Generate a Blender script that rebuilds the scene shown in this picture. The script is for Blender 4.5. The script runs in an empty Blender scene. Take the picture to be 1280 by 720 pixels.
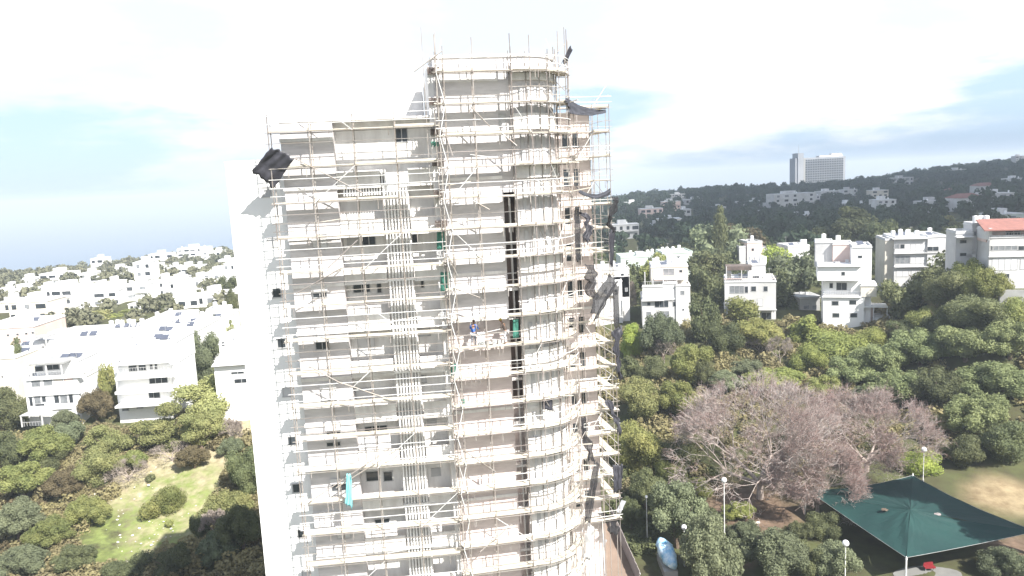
import bpy, math, random
import numpy as np
from mathutils import Vector, Matrix, noise
R = math.radians
random.seed(7)
scene = bpy.context.scene
COL = scene.collection

# ------------------------------------------------------------------ camera
CAM = Vector((0, 0, 50)); FPX = 950.0
PITCH, ROLL = R(8.1), R(2.72)
FWD = Vector((0, math.cos(PITCH), -math.sin(PITCH)))
RT0 = Vector((1, 0, 0)); UP0 = Vector((0, math.sin(PITCH), math.cos(PITCH)))
RT = RT0 * math.cos(ROLL) - UP0 * math.sin(ROLL)
UP = RT0 * math.sin(ROLL) + UP0 * math.cos(ROLL)
cd = bpy.data.cameras.new('camera'); cam = bpy.data.objects.new('camera', cd); COL.objects.link(cam)
cam.matrix_world = Matrix(((RT.x, UP.x, -FWD.x, CAM.x), (RT.y, UP.y, -FWD.y, CAM.y), (RT.z, UP.z, -FWD.z, CAM.z), (0, 0, 0, 1)))
cd.sensor_width = 36; cd.lens = 36 * FPX / 1280; cd.clip_start = 0.5; cd.clip_end = 90000
scene.camera = cam

# ------------------------------------------------------------------ sun, sky, exposure
SUN_EL, SUN_AZ = R(45), math.atan2(0.64, -0.77)      # azimuth measured from +Y towards +X
SDIR = Vector((math.sin(SUN_AZ) * math.cos(SUN_EL), math.cos(SUN_AZ) * math.cos(SUN_EL), math.sin(SUN_EL)))
sd = bpy.data.lights.new('sun', 'SUN'); sd.energy = 4.8; sd.angle = R(0.53); sd.color = (1, .96, .9)
so = bpy.data.objects.new('sun', sd); COL.objects.link(so)
so.rotation_euler = SDIR.to_track_quat('Z', 'Y').to_euler(); so.location = (40, -60, 120)
scene.view_settings.view_transform = 'Standard'; scene.view_settings.look = 'None'
scene.view_settings.exposure = 1.3; scene.view_settings.gamma = 1.0
SKY_STRENGTH = 0.1

w = bpy.data.worlds.new('World'); scene.world = w; w.use_nodes = True
nt = w.node_tree; nt.nodes.clear()
def N(t, **k):
    n = nt.nodes.new(t)
    for a, b in k.items(): setattr(n, a, b)
    return n
L = lambda a, b: nt.links.new(a, b)
out = N('ShaderNodeOutputWorld'); bg = N('ShaderNodeBackground'); bg.inputs[1].default_value = SKY_STRENGTH
sky = N('ShaderNodeTexSky', sky_type='NISHITA', sun_disc=False, sun_elevation=SUN_EL, sun_rotation=SUN_AZ,
        altitude=200, air_density=1.0, dust_density=1.6, ozone_density=1.0)
tc = N('ShaderNodeTexCoord'); sp = N('ShaderNodeSeparateXYZ'); L(tc.outputs['Generated'], sp.inputs[0])
def wnoise(scale, sz, detail, rough, off=(0, 0, 0)):
    m = N('ShaderNodeMapping'); m.inputs['Scale'].default_value = (1, 1, sz); m.inputs['Location'].default_value = off
    L(tc.outputs['Generated'], m.inputs[0])
    n = N('ShaderNodeTexNoise'); n.inputs['Scale'].default_value = scale; n.inputs['Detail'].default_value = detail
    n.inputs['Roughness'].default_value = rough; L(m.outputs[0], n.inputs[0]); return n.outputs[0]
def ramp(src, a, b, c0=(0, 0, 0, 1), c1=(1, 1, 1, 1)):
    r = N('ShaderNodeValToRGB'); r.color_ramp.interpolation = 'EASE'
    r.color_ramp.elements[0].position = a; r.color_ramp.elements[1].position = b
    r.color_ramp.elements[0].color = c0; r.color_ramp.elements[1].color = c1; L(src, r.inputs[0]); return r.outputs[0]
def math2(op, a, b):
    m = N('ShaderNodeMath', operation=op)
    for i, v in enumerate((a, b)):
        if isinstance(v, (int, float)): m.inputs[i].default_value = v
        else: L(v, m.inputs[i])
    return m.outputs[0]
def mixc(f, a, b):
    m = N('ShaderNodeMix', data_type='RGBA')
    for i, v in ((0, f), (6, a), (7, b)):
        if isinstance(v, (int, float)): m.inputs[i].default_value = v
        elif isinstance(v, tuple): m.inputs[i].default_value = v
        else: L(v, m.inputs[i])
    return m.outputs[2]
# blue-grey base, brighter broken cloud from a few degrees above the horizon upward
n1 = wnoise(2.2, 4.0, 7, .55, (3.1, 0.4, 0.2)); n2 = wnoise(5.0, 5.0, 8, .6, (1.0, 7.0, 2.0))
nn = math2('ADD', math2('MULTIPLY', n1, .65), math2('MULTIPLY', n2, .35))
el = sp.outputs[2]
thr = math2('ADD', nn, math2('MULTIPLY', ramp(el, 0.02, .17), .18))
cover = math2('MULTIPLY', ramp(thr, .47, .60), ramp(el, .25, .55, (1, 1, 1, 1), (.25, .25, .25, 1)))
base = mixc(ramp(el, .15, .5, (.8, .8, .8, 1), (.1, .1, .1, 1)), sky.outputs[0], (2.5, 3.4, 4.6, 1))
shade = ramp(wnoise(3.1, 3.0, 6, .55, (9, 2, 5)), .36, .62, (3.9, 4.3, 4.85, 1), (5.3, 5.35, 5.4, 1))
L(mixc(cover, base, shade), bg.inputs[0])
L(bg.outputs[0], out.inputs[0])

# ------------------------------------------------------------------ pixel helpers (photo pixels 1280x720 -> world points)
def ray(px, py):
    return FWD + RT * ((px - 640) / FPX) + UP * ((360 - py) / FPX)
def P(px, py, y):
    d = ray(px, py); return CAM + d * (y / d.y)
def PZ(px, py, z):
    d = ray(px, py); return CAM + d * ((z - CAM.z) / d.z)
def XZ(px, y, z):
    """x so that the point (x, y, z) shows in column px"""
    x = 0.0
    for _ in range(6):
        v = Vector((x, y, z)) - CAM; x += (px - (640 + FPX * v.dot(RT) / v.dot(FWD))) * y / FPX
    return x
def zof(px, py, y): return P(px, py, y).z

# ------------------------------------------------------------------ terrain height (thin-plate spline through surveyed points)
ctl = []
def C_(px, y, z): ctl.append(((px - 640) / FPX, y, z))
for px in (-420, -150, 0, 150, 290):
    for y, z in ((12, 2), (50, 1.5), (82, 2), (108, 5), (130, 11), (160, 13.5), (220, 15), (320, 13), (430, 8)): C_(px, y, z)
C_(-150, 470, -2); C_(0, 480, 2); C_(150, 530, 3); C_(290, 570, 6)
for px in (-420, -150, 0, 150, 290): C_(px, 800, -45); C_(px, 1500, -190); C_(px, 3500, -260)
for y, z in ((12, 2), (50, 2), (90, 3), (130, 8), (170, 13), (300, 14), (560, 8), (900, -20), (1700, -190), (3500, -260)): C_(520, y, z)
for y, z in ((12, 2), (60, 3), (85, 4), (105, 5), (125, 9), (165, zof(833, 411, 165)), (210, 19), (350, 19), (600, 17), (850, 20), (1300, -10), (2200, -190), (3500, -260)): C_(790, y, z)
for y, z in ((60, 3), (80, 4), (102, 4.5), (125, 8), (165, zof(940, 397, 165)), (210, 19), (350, 19), (600, 17), (900, 23), (1300, 0), (2300, -190), (3500, -260)): C_(930, y, z)
for y, z in ((60, 3), (80, 4), (102, 4.5), (120, 7), (158, zof(1058, 408, 158)), (200, 18), (350, 20), (600, 17), (1050, zof(1020, 239, 1050)), (1400, 0), (2300, -190), (3500, -260)): C_(1060, y, z)
for y, z in ((60, 3), (80, 4), (106, 5), (125, 9), (178, 20.5), (350, 22), (600, 21), (1000, 31), (1400, 10), (2400, -190), (3500, -260)): C_(1150, y, z)
for px in (1265, 1450, 1800):
    for y, z in ((12, 3), (60, 3), (80, 4), (106, 5), (122, 13), (137, zof(1262, 352, 137)), (200, 26), (350, 26), (600, 28), (900, 38), (1300, 20), (2400, -190), (3500, -260)): C_(px, y, z)
cp = np.array(ctl); KX, KY = 1.3, 1.0
def feat(u, y): return np.stack([u * KX, np.log(y) * KY], -1)
F0 = feat(cp[:, 0], cp[:, 1])
def tps(r2): return r2 * np.log(r2 + 1e-9) * .5
Kmat = tps(((F0[:, None] - F0[None]) ** 2).sum(-1)) + np.eye(len(F0)) * .004
Pm = np.hstack([np.ones((len(F0), 1)), F0]); n_ = len(F0)
A_ = np.zeros((n_ + 3, n_ + 3)); A_[:n_, :n_] = Kmat; A_[:n_, n_:] = Pm; A_[n_:, :n_] = Pm.T
W_ = np.linalg.solve(A_, np.concatenate([cp[:, 2], np.zeros(3)]))
def Hn(x, y):
    x = np.asarray(x, float); y = np.asarray(y, float)
    r = np.maximum(np.hypot(x, y), 12.0); th = np.clip(np.arctan2(x, y), -.86, .95)
    u = np.tan(th); yy = np.maximum(r * np.cos(th), 12.0)
    F = feat(u, yy); sh = F.shape[:-1]; F = F.reshape(-1, 2); res = np.empty(len(F))
    for i in range(0, len(F), 20000):
        f = F[i:i + 20000]
        res[i:i + 20000] = tps(((f[:, None] - F0[None]) ** 2).sum(-1)) @ W_[:n_] + W_[n_] + f @ W_[n_ + 1:]
    return res.reshape(sh)
def H(x, y):
    return float(Hn(np.array([x]), np.array([y]))[0])
def hit(px, py, y0=60, y1=1600):
    """first terrain point under a pixel"""
    ys = np.exp(np.linspace(math.log(y0), math.log(y1), 500)); d = ray(px, py)
    xs = CAM.x + d.x * ys / d.y; zs = CAM.z + d.z * ys / d.y
    below = zs < Hn(xs, ys)
    if not below.any(): return None
    i = int(np.argmax(below)); y = ys[i]
    return Vector((xs[i], y, H(xs[i], y)))

# ------------------------------------------------------------------ materials
def seethru(m, f):
    t = m.node_tree; o = t.nodes['Material Output']; src = o.inputs[0].links[0].from_socket; tr = t.nodes.new('ShaderNodeBsdfTransparent'); mx = t.nodes.new('ShaderNodeMixShader'); mx.inputs[0].default_value = f
    t.links.new(src, mx.inputs[1]); t.links.new(tr.outputs[0], mx.inputs[2]); t.links.new(mx.outputs[0], o.inputs[0])
def mat(name, col, rough=.8, var=.12, scale=1.0, col2=None, bump=0, spec=.3, metal=0, objrand=0, detail=5, coords='Object', thin=None, stretch=(1, 1, 1)):
    m = bpy.data.materials.new(name); m.use_nodes = True; t = m.node_tree; b = t.nodes['Principled BSDF']
    def n(ty, **k):
        q = t.nodes.new(ty)
        for a, c in k.items(): setattr(q, a, c)
        return q
    b.inputs['Roughness'].default_value = rough; b.inputs['Metallic'].default_value = metal
    b.inputs['Specular IOR Level'].default_value = spec
    co = n('ShaderNodeTexCoord'); mp = n('ShaderNodeMapping'); mp.inputs['Scale'].default_value = stretch
    t.links.new(co.outputs[coords], mp.inputs[0])
    no = n('ShaderNodeTexNoise'); no.inputs['Scale'].default_value = scale; no.inputs['Detail'].default_value = detail
    no.inputs['Roughness'].default_value = .6; t.links.new(mp.outputs[0], no.inputs[0])
    r = n('ShaderNodeValToRGB'); r.color_ramp.elements[0].position = .32; r.color_ramp.elements[1].position = .68
    c2 = col2 or tuple(c * (1 - var * 2) for c in col)
    r.color_ramp.elements[0].color = (*c2, 1); r.color_ramp.elements[1].color = (*col, 1)
    t.links.new(no.outputs[0], r.inputs[0]); last = r.outputs[0]
    if objrand:
        oi = n('ShaderNodeObjectInfo'); hs = n('ShaderNodeHueSaturation')
        mr = n('ShaderNodeMapRange'); mr.inputs[3].default_value = 1 - objrand; mr.inputs[4].default_value = 1 + objrand
        t.links.new(oi.outputs['Random'], mr.inputs[0]); t.links.new(mr.outputs[0], hs.inputs['Value'])
        mr2 = n('ShaderNodeMapRange'); mr2.inputs[3].default_value = .5 + objrand * .06; mr2.inputs[4].default_value = .5 - objrand * .06
        ma = n('ShaderNodeMath', operation='FRACT'); mb = n('ShaderNodeMath', operation='MULTIPLY'); mb.inputs[1].default_value = 7.31
        t.links.new(oi.outputs['Random'], mb.inputs[0]); t.links.new(mb.outputs[0], ma.inputs[0]); t.links.new(ma.outputs[0], mr2.inputs[0])
        t.links.new(mr2.outputs[0], hs.inputs['Hue']); t.links.new(last, hs.inputs['Color']); last = hs.outputs[0]
    t.links.new(last, b.inputs['Base Color'])
    if bump:
        bp = n('ShaderNodeBump'); bp.inputs['Strength'].default_value = bump; t.links.new(no.outputs[0], bp.inputs['Height']); t.links.new(bp.outputs[0], b.inputs['Normal'])
    if thin:
        tr = n('ShaderNodeBsdfTranslucent'); t.links.new(last, tr.inputs[0]); mx = n('ShaderNodeMixShader'); mx.inputs[0].default_value = thin
        t.links.new(b.outputs[0], mx.inputs[1]); t.links.new(tr.outputs[0], mx.inputs[2]); t.links.new(mx.outputs[0], t.nodes['Material Output'].inputs[0])
    return m
M = {}
M['render'] = mat('weathered_render', (.80, .79, .77), .9, .06, .9, col2=(.58, .56, .54), stretch=(1.4, 1.4, .3), detail=8)
M['siding'] = mat('grey_plaster', (.63, .61, .61), .9, .1, .5, col2=(.44, .425, .425), stretch=(1, 1, 5), detail=8)
M['beige'] = mat('beige_plaster', (.68, .61, .58), .9, .1, .6, col2=(.52, .45, .43), stretch=(1, 1, 5))
M['white'] = mat('white_plaster', (.84, .84, .83), .85, .05, .2, col2=(.76, .755, .74))
M['house'] = mat('house_render', (.62, .62, .62), .85, .05, .25, col2=(.48, .475, .46), objrand=.08)
M['house_grey'] = mat('house_grey', (.54, .54, .54), .85, .05, .25, col2=(.42, .42, .42), objrand=.15)
M['house_cream'] = mat('house_cream', (.66, .62, .54), .85, .05, .25, col2=(.54, .5, .43), objrand=.1)
M['house_pink'] = mat('house_pink', (.68, .54, .49), .85, .05, .25, col2=(.56, .43, .39), objrand=.1)
M['roof_flat'] = mat('roof_coating', (.66, .66, .65), .9, .1, .3, col2=(.46, .46, .46), objrand=.15)
M['roof_green'] = mat('roof_green_coating', (.55, .62, .56), .9, .1, .3, col2=(.45, .5, .46))
M['tile'] = mat('red_roof_tile', (.30, .14, .115), .8, .1, 1.2, col2=(.20, .10, .085), bump=.3)
M['glass'] = mat('window_glass', (.05, .06, .07), .15, .3, .8, spec=.6)
M['shutter'] = mat('roller_shutter', (.60, .60, .60), .7, .03, 1)
M['frame'] = mat('window_frame', (.42, .42, .42), .6, .03, 1)
M['rail'] = mat('balcony_rail', (.5, .5, .5), .5, .1, 1)
M['dimglass'] = mat('curtained_glass', (.24, .25, .26), .3, .2, 1.5, col2=(.13, .14, .15), spec=.5)
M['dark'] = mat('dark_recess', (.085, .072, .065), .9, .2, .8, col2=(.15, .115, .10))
M['hotel'] = mat('hotel_concrete', (.31, .325, .35), .85, .05, .05, col2=(.26, .275, .30))
M['plank'] = mat('scaffold_plank', (.66, .62, .53), .85, .1, 1.2, col2=(.50, .46, .39), objrand=.15)
M['tube'] = mat('galvanised_tube', (.36, .34, .32), .55, .1, 1.5, col2=(.26, .22, .19), metal=.25, objrand=.3)
M['tubew'] = mat('white_tube', (.72, .72, .70), .6, .1, 1.5)
M['black'] = mat('black_sheeting', (.060, .060, .072), .5, .1, 1.5, col2=(.032, .032, .040), bump=.3)
M['blackmesh'] = mat('black_debris_netting', (.05, .05, .055), .8, .1, 1.5, thin=.2)
M['greennet'] = mat('green_netting', (.10, .34, .26), .8, .1, 2, thin=.35)
seethru(M['blackmesh'], .38); seethru(M['greennet'], .2)
M['outer_twig'] = mat('outer_reddish_twig', (.35, .265, .235), .9, .12, .35, col2=(.27, .18, .16))
M['turq'] = mat('turquoise_cloth', (.25, .62, .66), .8, .1, 2)
M['tank'] = mat('white_tank', (.82, .82, .82), .5, .03, 1)
M['solar'] = mat('solar_collector', (.09, .10, .13), .2, .1, 1, spec=.6)
M['steel'] = mat('grey_steel', (.35, .35, .34), .5, .1, 1)
M['bark'] = mat('bark', (.16, .12, .09), .9, .15, 2)
M['pale_bark'] = mat('pale_bark', (.42, .36, .32), .9, .12, 2, col2=(.28, .23, .2))
M['twig'] = mat('reddish_twig', (.46, .42, .385), .9, .12, .35, col2=(.32, .26, .24), coords='Object')
M['drytwig'] = mat('dry_twig', (.34, .29, .25), .9, .1, .6)
M['sail'] = mat('shade_sail', (.014, .052, .047), .75, .1, .3, col2=(.011, .040, .038), thin=.1)
M['hoard'] = mat('hoarding', (.32, .28, .27), .7, .1, 1)
M['soil'] = mat('brown_soil', (.24, .18, .14), .95, .15, .4)
def leaf(name, c, c2, rnd=.22, scale=1.3, thin=.32): M[name] = mat(name, c, .75, .1, scale, col2=c2, spec=.15, objrand=rnd, thin=thin, detail=4)
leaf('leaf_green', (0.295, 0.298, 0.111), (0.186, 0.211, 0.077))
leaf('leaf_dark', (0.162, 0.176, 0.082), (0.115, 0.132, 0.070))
leaf('leaf_lime', (0.361, 0.423, 0.104), (0.234, 0.308, 0.076), .1)
leaf('leaf_olive', (0.215, 0.241, 0.140), (0.128, 0.148, 0.089))
leaf('leaf_grove', (0.302, 0.336, 0.157), (0.172, 0.203, 0.095), .12)
leaf('leaf_yellow', (0.313, 0.336, 0.103), (0.191, 0.222, 0.077), .12)
leaf('leaf_pine', (0.340, 0.332, 0.143), (0.209, 0.227, 0.096))
leaf('leaf_rust', (.20, .165, .095), (.115, .095, .055), .1)
leaf('leaf_far', (0.068, 0.095, 0.055), (0.042, 0.062, 0.042), .3, .02)
leaf('leaf_town', (0.219, 0.216, 0.134), (0.161, 0.173, 0.120), .3, .02)
leaf('scrub', (0.312, 0.281, 0.139), (0.198, 0.174, 0.101), .1, .09)

# ------------------------------------------------------------------ mesh helpers
class MB:
    def __init__(s): s.v = []; s.f = []
    def poly(s, pts):
        i = len(s.v); s.v += [tuple(p) for p in pts]; s.f.append(tuple(range(i, i + len(pts))))
    def box8(s, c):
        i = len(s.v); s.v += [tuple(p) for p in c]
        for q in ((0, 3, 2, 1), (4, 5, 6, 7), (0, 1, 5, 4), (1, 2, 6, 5), (2, 3, 7, 6), (3, 0, 4, 7)): s.f.append(tuple(i + k for k in q))
    def fbox(s, fr, s0, s1, o0, o1, z0, z1):
        """box in a frame: s along the wall, o outward, z up"""
        s.box8([fr(s0, o0, z0), fr(s1, o0, z0), fr(s1, o1, z0), fr(s0, o1, z0), fr(s0, o0, z1), fr(s1, o0, z1), fr(s1, o1, z1), fr(s0, o1, z1)])
    def tube(s, a, b, r, r2=None, n=5):
        a = Vector(a); b = Vector(b); d = b - a
        if d.length < 1e-5: return
        r2 = r if r2 is None else r2
        q = d.normalized(); u = q.orthogonal().normalized(); v = q.cross(u); i = len(s.v)
        for p, rr in ((a, r), (b, r2)):
            for k in range(n):
                t = 2 * math.pi * k / n; s.v.append(tuple(p + (u * math.cos(t) + v * math.sin(t)) * rr))
        for k in range(n): s.f.append((i + k, i + (k + 1) % n, i + n + (k + 1) % n, i + n + k))
        s.f.append(tuple(i + k for k in range(n))[::-1]); s.f.append(tuple(i + n + k for k in range(n)))
    def path(s, pts, rs, n=6):
        for k in range(len(pts) - 1): s.tube(pts[k], pts[k + 1], rs[k], rs[k + 1], n)
    def sphere(s, c, r, nu=10, nv=7, sz=1.0, jit=0):
        i = len(s.v)
        for a in range(nv + 1):
            for b in range(nu):
                th = math.pi * a / nv; ph = 2 * math.pi * b / nu; rr = r * (1 + random.uniform(-jit, jit))
                s.v.append((c[0] + rr * math.sin(th) * math.cos(ph), c[1] + rr * math.sin(th) * math.sin(ph), c[2] + rr * sz * math.cos(th)))
        for a in range(nv):
            for b in range(nu): s.f.append((i + a * nu + b, i + (a + 1) * nu + b, i + (a + 1) * nu + (b + 1) % nu, i + a * nu + (b + 1) % nu))
    def mesh(s, name, m):
        me = bpy.data.meshes.new(name); me.from_pydata(s.v, [], s.f); me.materials.append(m); return me
    def build(s, name, m, parent=None, smooth=False):
        me = s.mesh(name, m)
        if smooth: me.polygons.foreach_set('use_smooth', [True] * len(me.polygons))
        return link(name, me, parent)
def link(name, me, parent=None):
    o = bpy.data.objects.new(name, me); COL.objects.link(o)
    if parent:
        o.parent = parent
        top = parent
        while top.parent: top = top.parent
        o.matrix_parent_inverse = (Matrix.Translation(top.location) @ top.rotation_euler.to_matrix().to_4x4()).inverted() if parent is top else Matrix.Identity(4)
    return o
LABELS = {}
def tag(o, label, cat, group=None, kind=None):
    if label: o['label'] = label
    if cat: o['category'] = cat
    if group: o['group'] = group
    if kind: o['kind'] = kind
    return o
def thing(name, label, cat, loc=(0, 0, 0), group=None):
    o = bpy.data.objects.new(name, None); COL.objects.link(o); o.location = loc; o.empty_display_size = .5
    return tag(o, label, cat, group)
def struct(o): o['kind'] = 'structure'; return o
def npmesh(name, V, Q, m, smooth=False):
    me = bpy.data.meshes.new(name); k = Q.shape[1]
    me.vertices.add(len(V)); me.vertices.foreach_set('co', np.ascontiguousarray(V, np.float32).ravel())
    me.loops.add(Q.size); me.loops.foreach_set('vertex_index', Q.ravel().astype(np.int32))
    me.polygons.add(len(Q)); me.polygons.foreach_set('loop_start', np.arange(0, Q.size, k, dtype=np.int32))
    try: me.polygons.foreach_set('loop_total', np.full(len(Q), k, np.int32))
    except Exception: pass
    if smooth: me.polygons.foreach_set('use_smooth', np.ones(len(Q), bool))
    me.materials.append(m); me.update(calc_edges=True); me.validate(); return me

# ================================================================== TERRAIN, WATER
NA, NR = 520, 230
ang = np.concatenate([np.linspace(-math.pi, -.75, 60, endpoint=False), np.linspace(-.75, .8, NA - 120, endpoint=False), np.linspace(.8, math.pi, 60, endpoint=False)])
rad = np.exp(np.linspace(math.log(6), math.log(3600), NR))
AA, RR = np.meshgrid(ang, rad, indexing='ij'); X = RR * np.sin(AA); Y = RR * np.cos(AA); Z = Hn(X, Y)
rs_ = np.random.RandomState(3)
Z = Z + (np.sin(X * .31 + 1) * np.sin(Y * .27) + .5 * np.sin(X * .77) * np.cos(Y * .71 + 2)) * .22 * np.clip(RR / 80, 0, 1)
V = np.stack([X, Y, Z], -1).reshape(-1, 3); na = len(ang)
ii, jj = np.meshgrid(np.arange(na), np.arange(NR - 1), indexing='ij'); i2 = (ii + 1) % na
Q = np.stack([ii * NR + jj, ii * NR + jj + 1, i2 * NR + jj + 1, i2 * NR + jj], -1).reshape(-1, 4)
cen = len(V); V = np.vstack([V, [[0, 0, 2]]])
GM = bpy.data.materials.new('ground_cover'); GM.use_nodes = True
me = npmesh('ground', V, Q, GM, True)
# the cap under the camera
ground = struct(link('ground', me))
# ground types: R bright grass, G straw, B dry park earth
def blob(px, py, rx, ry, z=4):
    c = PZ(px, py, z); e = abs(PZ(px + rx, py, z).x - c.x); f = abs(PZ(px, py - ry, z).y - PZ(px, py + ry, z).y) / 2
    return ((V[:, 0] - c.x) / e) ** 2 + ((V[:, 1] - c.y) / f) ** 2
def soft(d): return np.clip(1.6 - d, 0, 1)
GR = np.maximum.reduce([soft(blob(185, 655, 75, 32)), soft(blob(215, 615, 60, 22, 6))])
ST = np.maximum.reduce([soft(blob(240, 600, 60, 22, 6)), soft(blob(180, 600, 70, 25, 6)), soft(blob(295, 560, 20, 30, 8)), soft(blob(235, 650, 60, 35))])
PK = soft(blob(1268, 612, 62, 20, 5))
RD = np.maximum.reduce([soft(blob(1290, 680, 60, 18)), soft(blob(940, 640, 60, 30)), soft(blob(915, 710, 25, 15, 3))])
ca = me.color_attributes.new('cover', 'FLOAT_COLOR', 'POINT')
ca.data.foreach_set('color', np.stack([GR, ST, PK, RD], -1).astype(np.float32).ravel())
t = GM.node_tree; b = t.nodes['Principled BSDF']; b.inputs['Roughness'].default_value = .95; b.inputs['Specular IOR Level'].default_value = .1
def g(ty, **k):
    q = t.nodes.new(ty)
    for a_, c_ in k.items(): setattr(q, a_, c_)
    return q
at = g('ShaderNodeAttribute', attribute_name='cover'); se = g('ShaderNodeSeparateColor'); t.links.new(at.outputs['Color'], se.inputs[0])
tcg = g('ShaderNodeTexCoord')
def gn(scale, lo, hi, c0, c1, detail=8):
    n = g('ShaderNodeTexNoise'); n.inputs['Scale'].default_value = scale; n.inputs['Detail'].default_value = detail; n.inputs['Roughness'].default_value = .65
    t.links.new(tcg.outputs['Object'], n.inputs[0]); r = g('ShaderNodeValToRGB'); r.color_ramp.elements[0].position = lo; r.color_ramp.elements[1].position = hi
    r.color_ramp.elements[0].color = (*c0, 1); r.color_ramp.elements[1].color = (*c1, 1); t.links.new(n.outputs[0], r.inputs[0]); return r.outputs[0]
def gmix(f, a, b2):
    m = g('ShaderNodeMix', data_type='RGBA'); t.links.new(f, m.inputs[0]); t.links.new(a, m.inputs[6]); t.links.new(b2, m.inputs[7]); return m.outputs[2]
def gm(op, a, b2):
    m = g('ShaderNodeMath', operation=op, use_clamp=True)
    for i, v in enumerate((a, b2)):
        if isinstance(v, (int, float)): m.inputs[i].default_value = v
        else: t.links.new(v, m.inputs[i])
    return m.outputs[0]
brk = gn(.5, .35, .65, (0, 0, 0), (1, 1, 1))
basec = gn(.25, .35, .65, (.060, .055, .032), (.085, .095, .040))
straw = gn(.8, .3, .7, (.20, .17, .10), (.42, .37, .25))
grass = gn(.9, .3, .7, (.12, .15, .045), (.22, .26, .085))
park = gn(.4, .35, .65, (.15, .11, .065), (.30, .24, .145))
red = gn(.6, .35, .65, (.09, .065, .045), (.20, .14, .10))
c = gmix(gm('MULTIPLY', gm('ADD', se.outputs[1], 0), 1.0), basec, straw)
fg = gm('MULTIPLY', gm('MULTIPLY', se.outputs[0], brk), 1.15)
c = gmix(fg, c, grass)
c = gmix(se.outputs[2], c, park)
c = gmix(at.outputs['Alpha'], c, red)
t.links.new(c, b.inputs['Base Color'])

wm = mat('sea_water', (.05, .11, .19), .4, .1, .002, col2=(.04, .09, .17), coords='Object')
mb = MB(); n = 64
ringr = [60, 1200, 3000, 7000, 14000, 24000]
for k in range(len(ringr) - 1):
    for i in range(n):
        a0 = 2 * math.pi * i / n; a1 = 2 * math.pi * (i + 1) / n
        mb.poly([(ringr[k] * math.cos(a0), ringr[k] * math.sin(a0), -185), (ringr[k + 1] * math.cos(a0), ringr[k + 1] * math.sin(a0), -185), (ringr[k + 1] * math.cos(a1), ringr[k + 1] * math.sin(a1), -185), (ringr[k] * math.cos(a1), ringr[k] * math.sin(a1), -185)])
struct(mb.build('sea', wm))

HZ = bpy.data.materials.new('haze_air'); HZ.use_nodes = True; ht = HZ.node_tree; ht.nodes.clear()
ho = ht.nodes.new('ShaderNodeOutputMaterial'); hv = ht.nodes.new('ShaderNodeVolumePrincipled')
hv.inputs['Color'].default_value = (.80, .90, 1, 1); hv.inputs['Density'].default_value = .00034; hv.inputs['Anisotropy'].default_value = .1
ht.links.new(hv.outputs[0], ho.inputs['Volume'])
mb = MB(); q = 24500
mb.box8([(-q, -q, -262), (q, -q, -262), (q, q, -262), (-q, q, -262), (-q, -q, 78), (q, -q, 78), (q, q, 78), (-q, q, 78)])
hz = mb.build('haze', HZ); hz['kind'] = 'stuff'; hz['label'] = 'pale blue-white haze over the town and sea'


# a broad cloud high over the right-hand hills, outside the frame, that keeps the sun off them
CLM = mat('cloud_body', (.9, .9, .9), 1, .02, .01, spec=0)
tq = CLM.node_tree; tr_ = tq.nodes.new('ShaderNodeBsdfTransparent'); mx_ = tq.nodes.new('ShaderNodeMixShader'); mx_.inputs[0].default_value = .72
tq.links.new(tq.nodes['Principled BSDF'].outputs[0], mx_.inputs[1]); tq.links.new(tr_.outputs[0], mx_.inputs[2]); tq.links.new(mx_.outputs[0], tq.nodes['Material Output'].inputs[0])
mb = MB(); rc = random.Random(4)
off = SDIR * (540 / SDIR.z)
for i in range(110):
    yy = rc.uniform(330, 1000); xx = rc.uniform(.14 * yy + 60, .14 * yy + 130 + yy * 1.0)
    r = rc.uniform(70, 130); mb.sphere((xx + off.x, yy + off.y, 560 + rc.uniform(-10, 20)), r, 12, 8, .35, .08)
cl = mb.build('cloud', CLM, None, True); cl['kind'] = 'structure'
# ================================================================== TOWER
class Frame:
    def __init__(s, a, b):
        s.a = Vector((a[0], a[1], 0)); d = Vector((b[0] - a[0], b[1] - a[1], 0)); s.len = d.length; s.d = d.normalized(); s.n = Vector((s.d.y, -s.d.x, 0))
    def __call__(s, u, o, z): p = s.a + s.d * u + s.n * o; return Vector((p.x, p.y, z))
    def hit(s, px, py, o=0):
        r = ray(px, py); q = s.a + s.n * o; k = (q - CAM).dot(s.n) / r.dot(s.n); p = CAM + r * k
        return (p - s.a).dot(s.d), p.z
FB = Frame((XZ(340, 48.5, 50), 48.5), (XZ(551, 49.5, 50), 49.5))
FC = Frame((XZ(551, 49.2, 50), 49.2), (XZ(646, 50.0, 50), 50.0))
FE = Frame((4.5, 63.4), (XZ(763, 64.3, 50), 64.3))
FA = Frame((XZ(285, 50.2, 50), 50.2), (XZ(352, 50.4, 50), 50.4))
LV_B = np.linspace(FB.hit(417, 163)[1], FB.hit(430, 706)[1], 14).tolist()
st = LV_B[0] - LV_B[1]; LV_B += [LV_B[-1] - st * k for k in range(1, 5)]
LV_C = np.linspace(FC.hit(600, 89)[1], FC.hit(600, 684)[1], 17).tolist()
stc = LV_C[0] - LV_C[1]; LV_C += [LV_C[-1] - stc * k for k in range(1, 4)]
LV_E = [55.55 - 2.0 * k for k in range(19)]
GZ = 3.0
T = thing('apartment_tower', 'tall white apartment tower under renovation, wrapped in scaffolding, blank white end wall on its left', 'tower block', (-4, 56, GZ))
WO = -1.25                                            # wall plane behind the scaffold's outer face
def part(name, m, parent=T): 
    mb = MB(); return mb, (lambda: mb.build(name, M[m], parent))
TOPC = FC.hit(600, 72, WO)[1]; TOPB = FB.hit(450, 150, WO)[1]; TOPA = FA.hit(300, 203)[1]
mb = MB(); mb.fbox(FA, 0, FA.len + .4, -13, 0, GZ, TOPA); mb.build('wall', M['white'], T)
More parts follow.
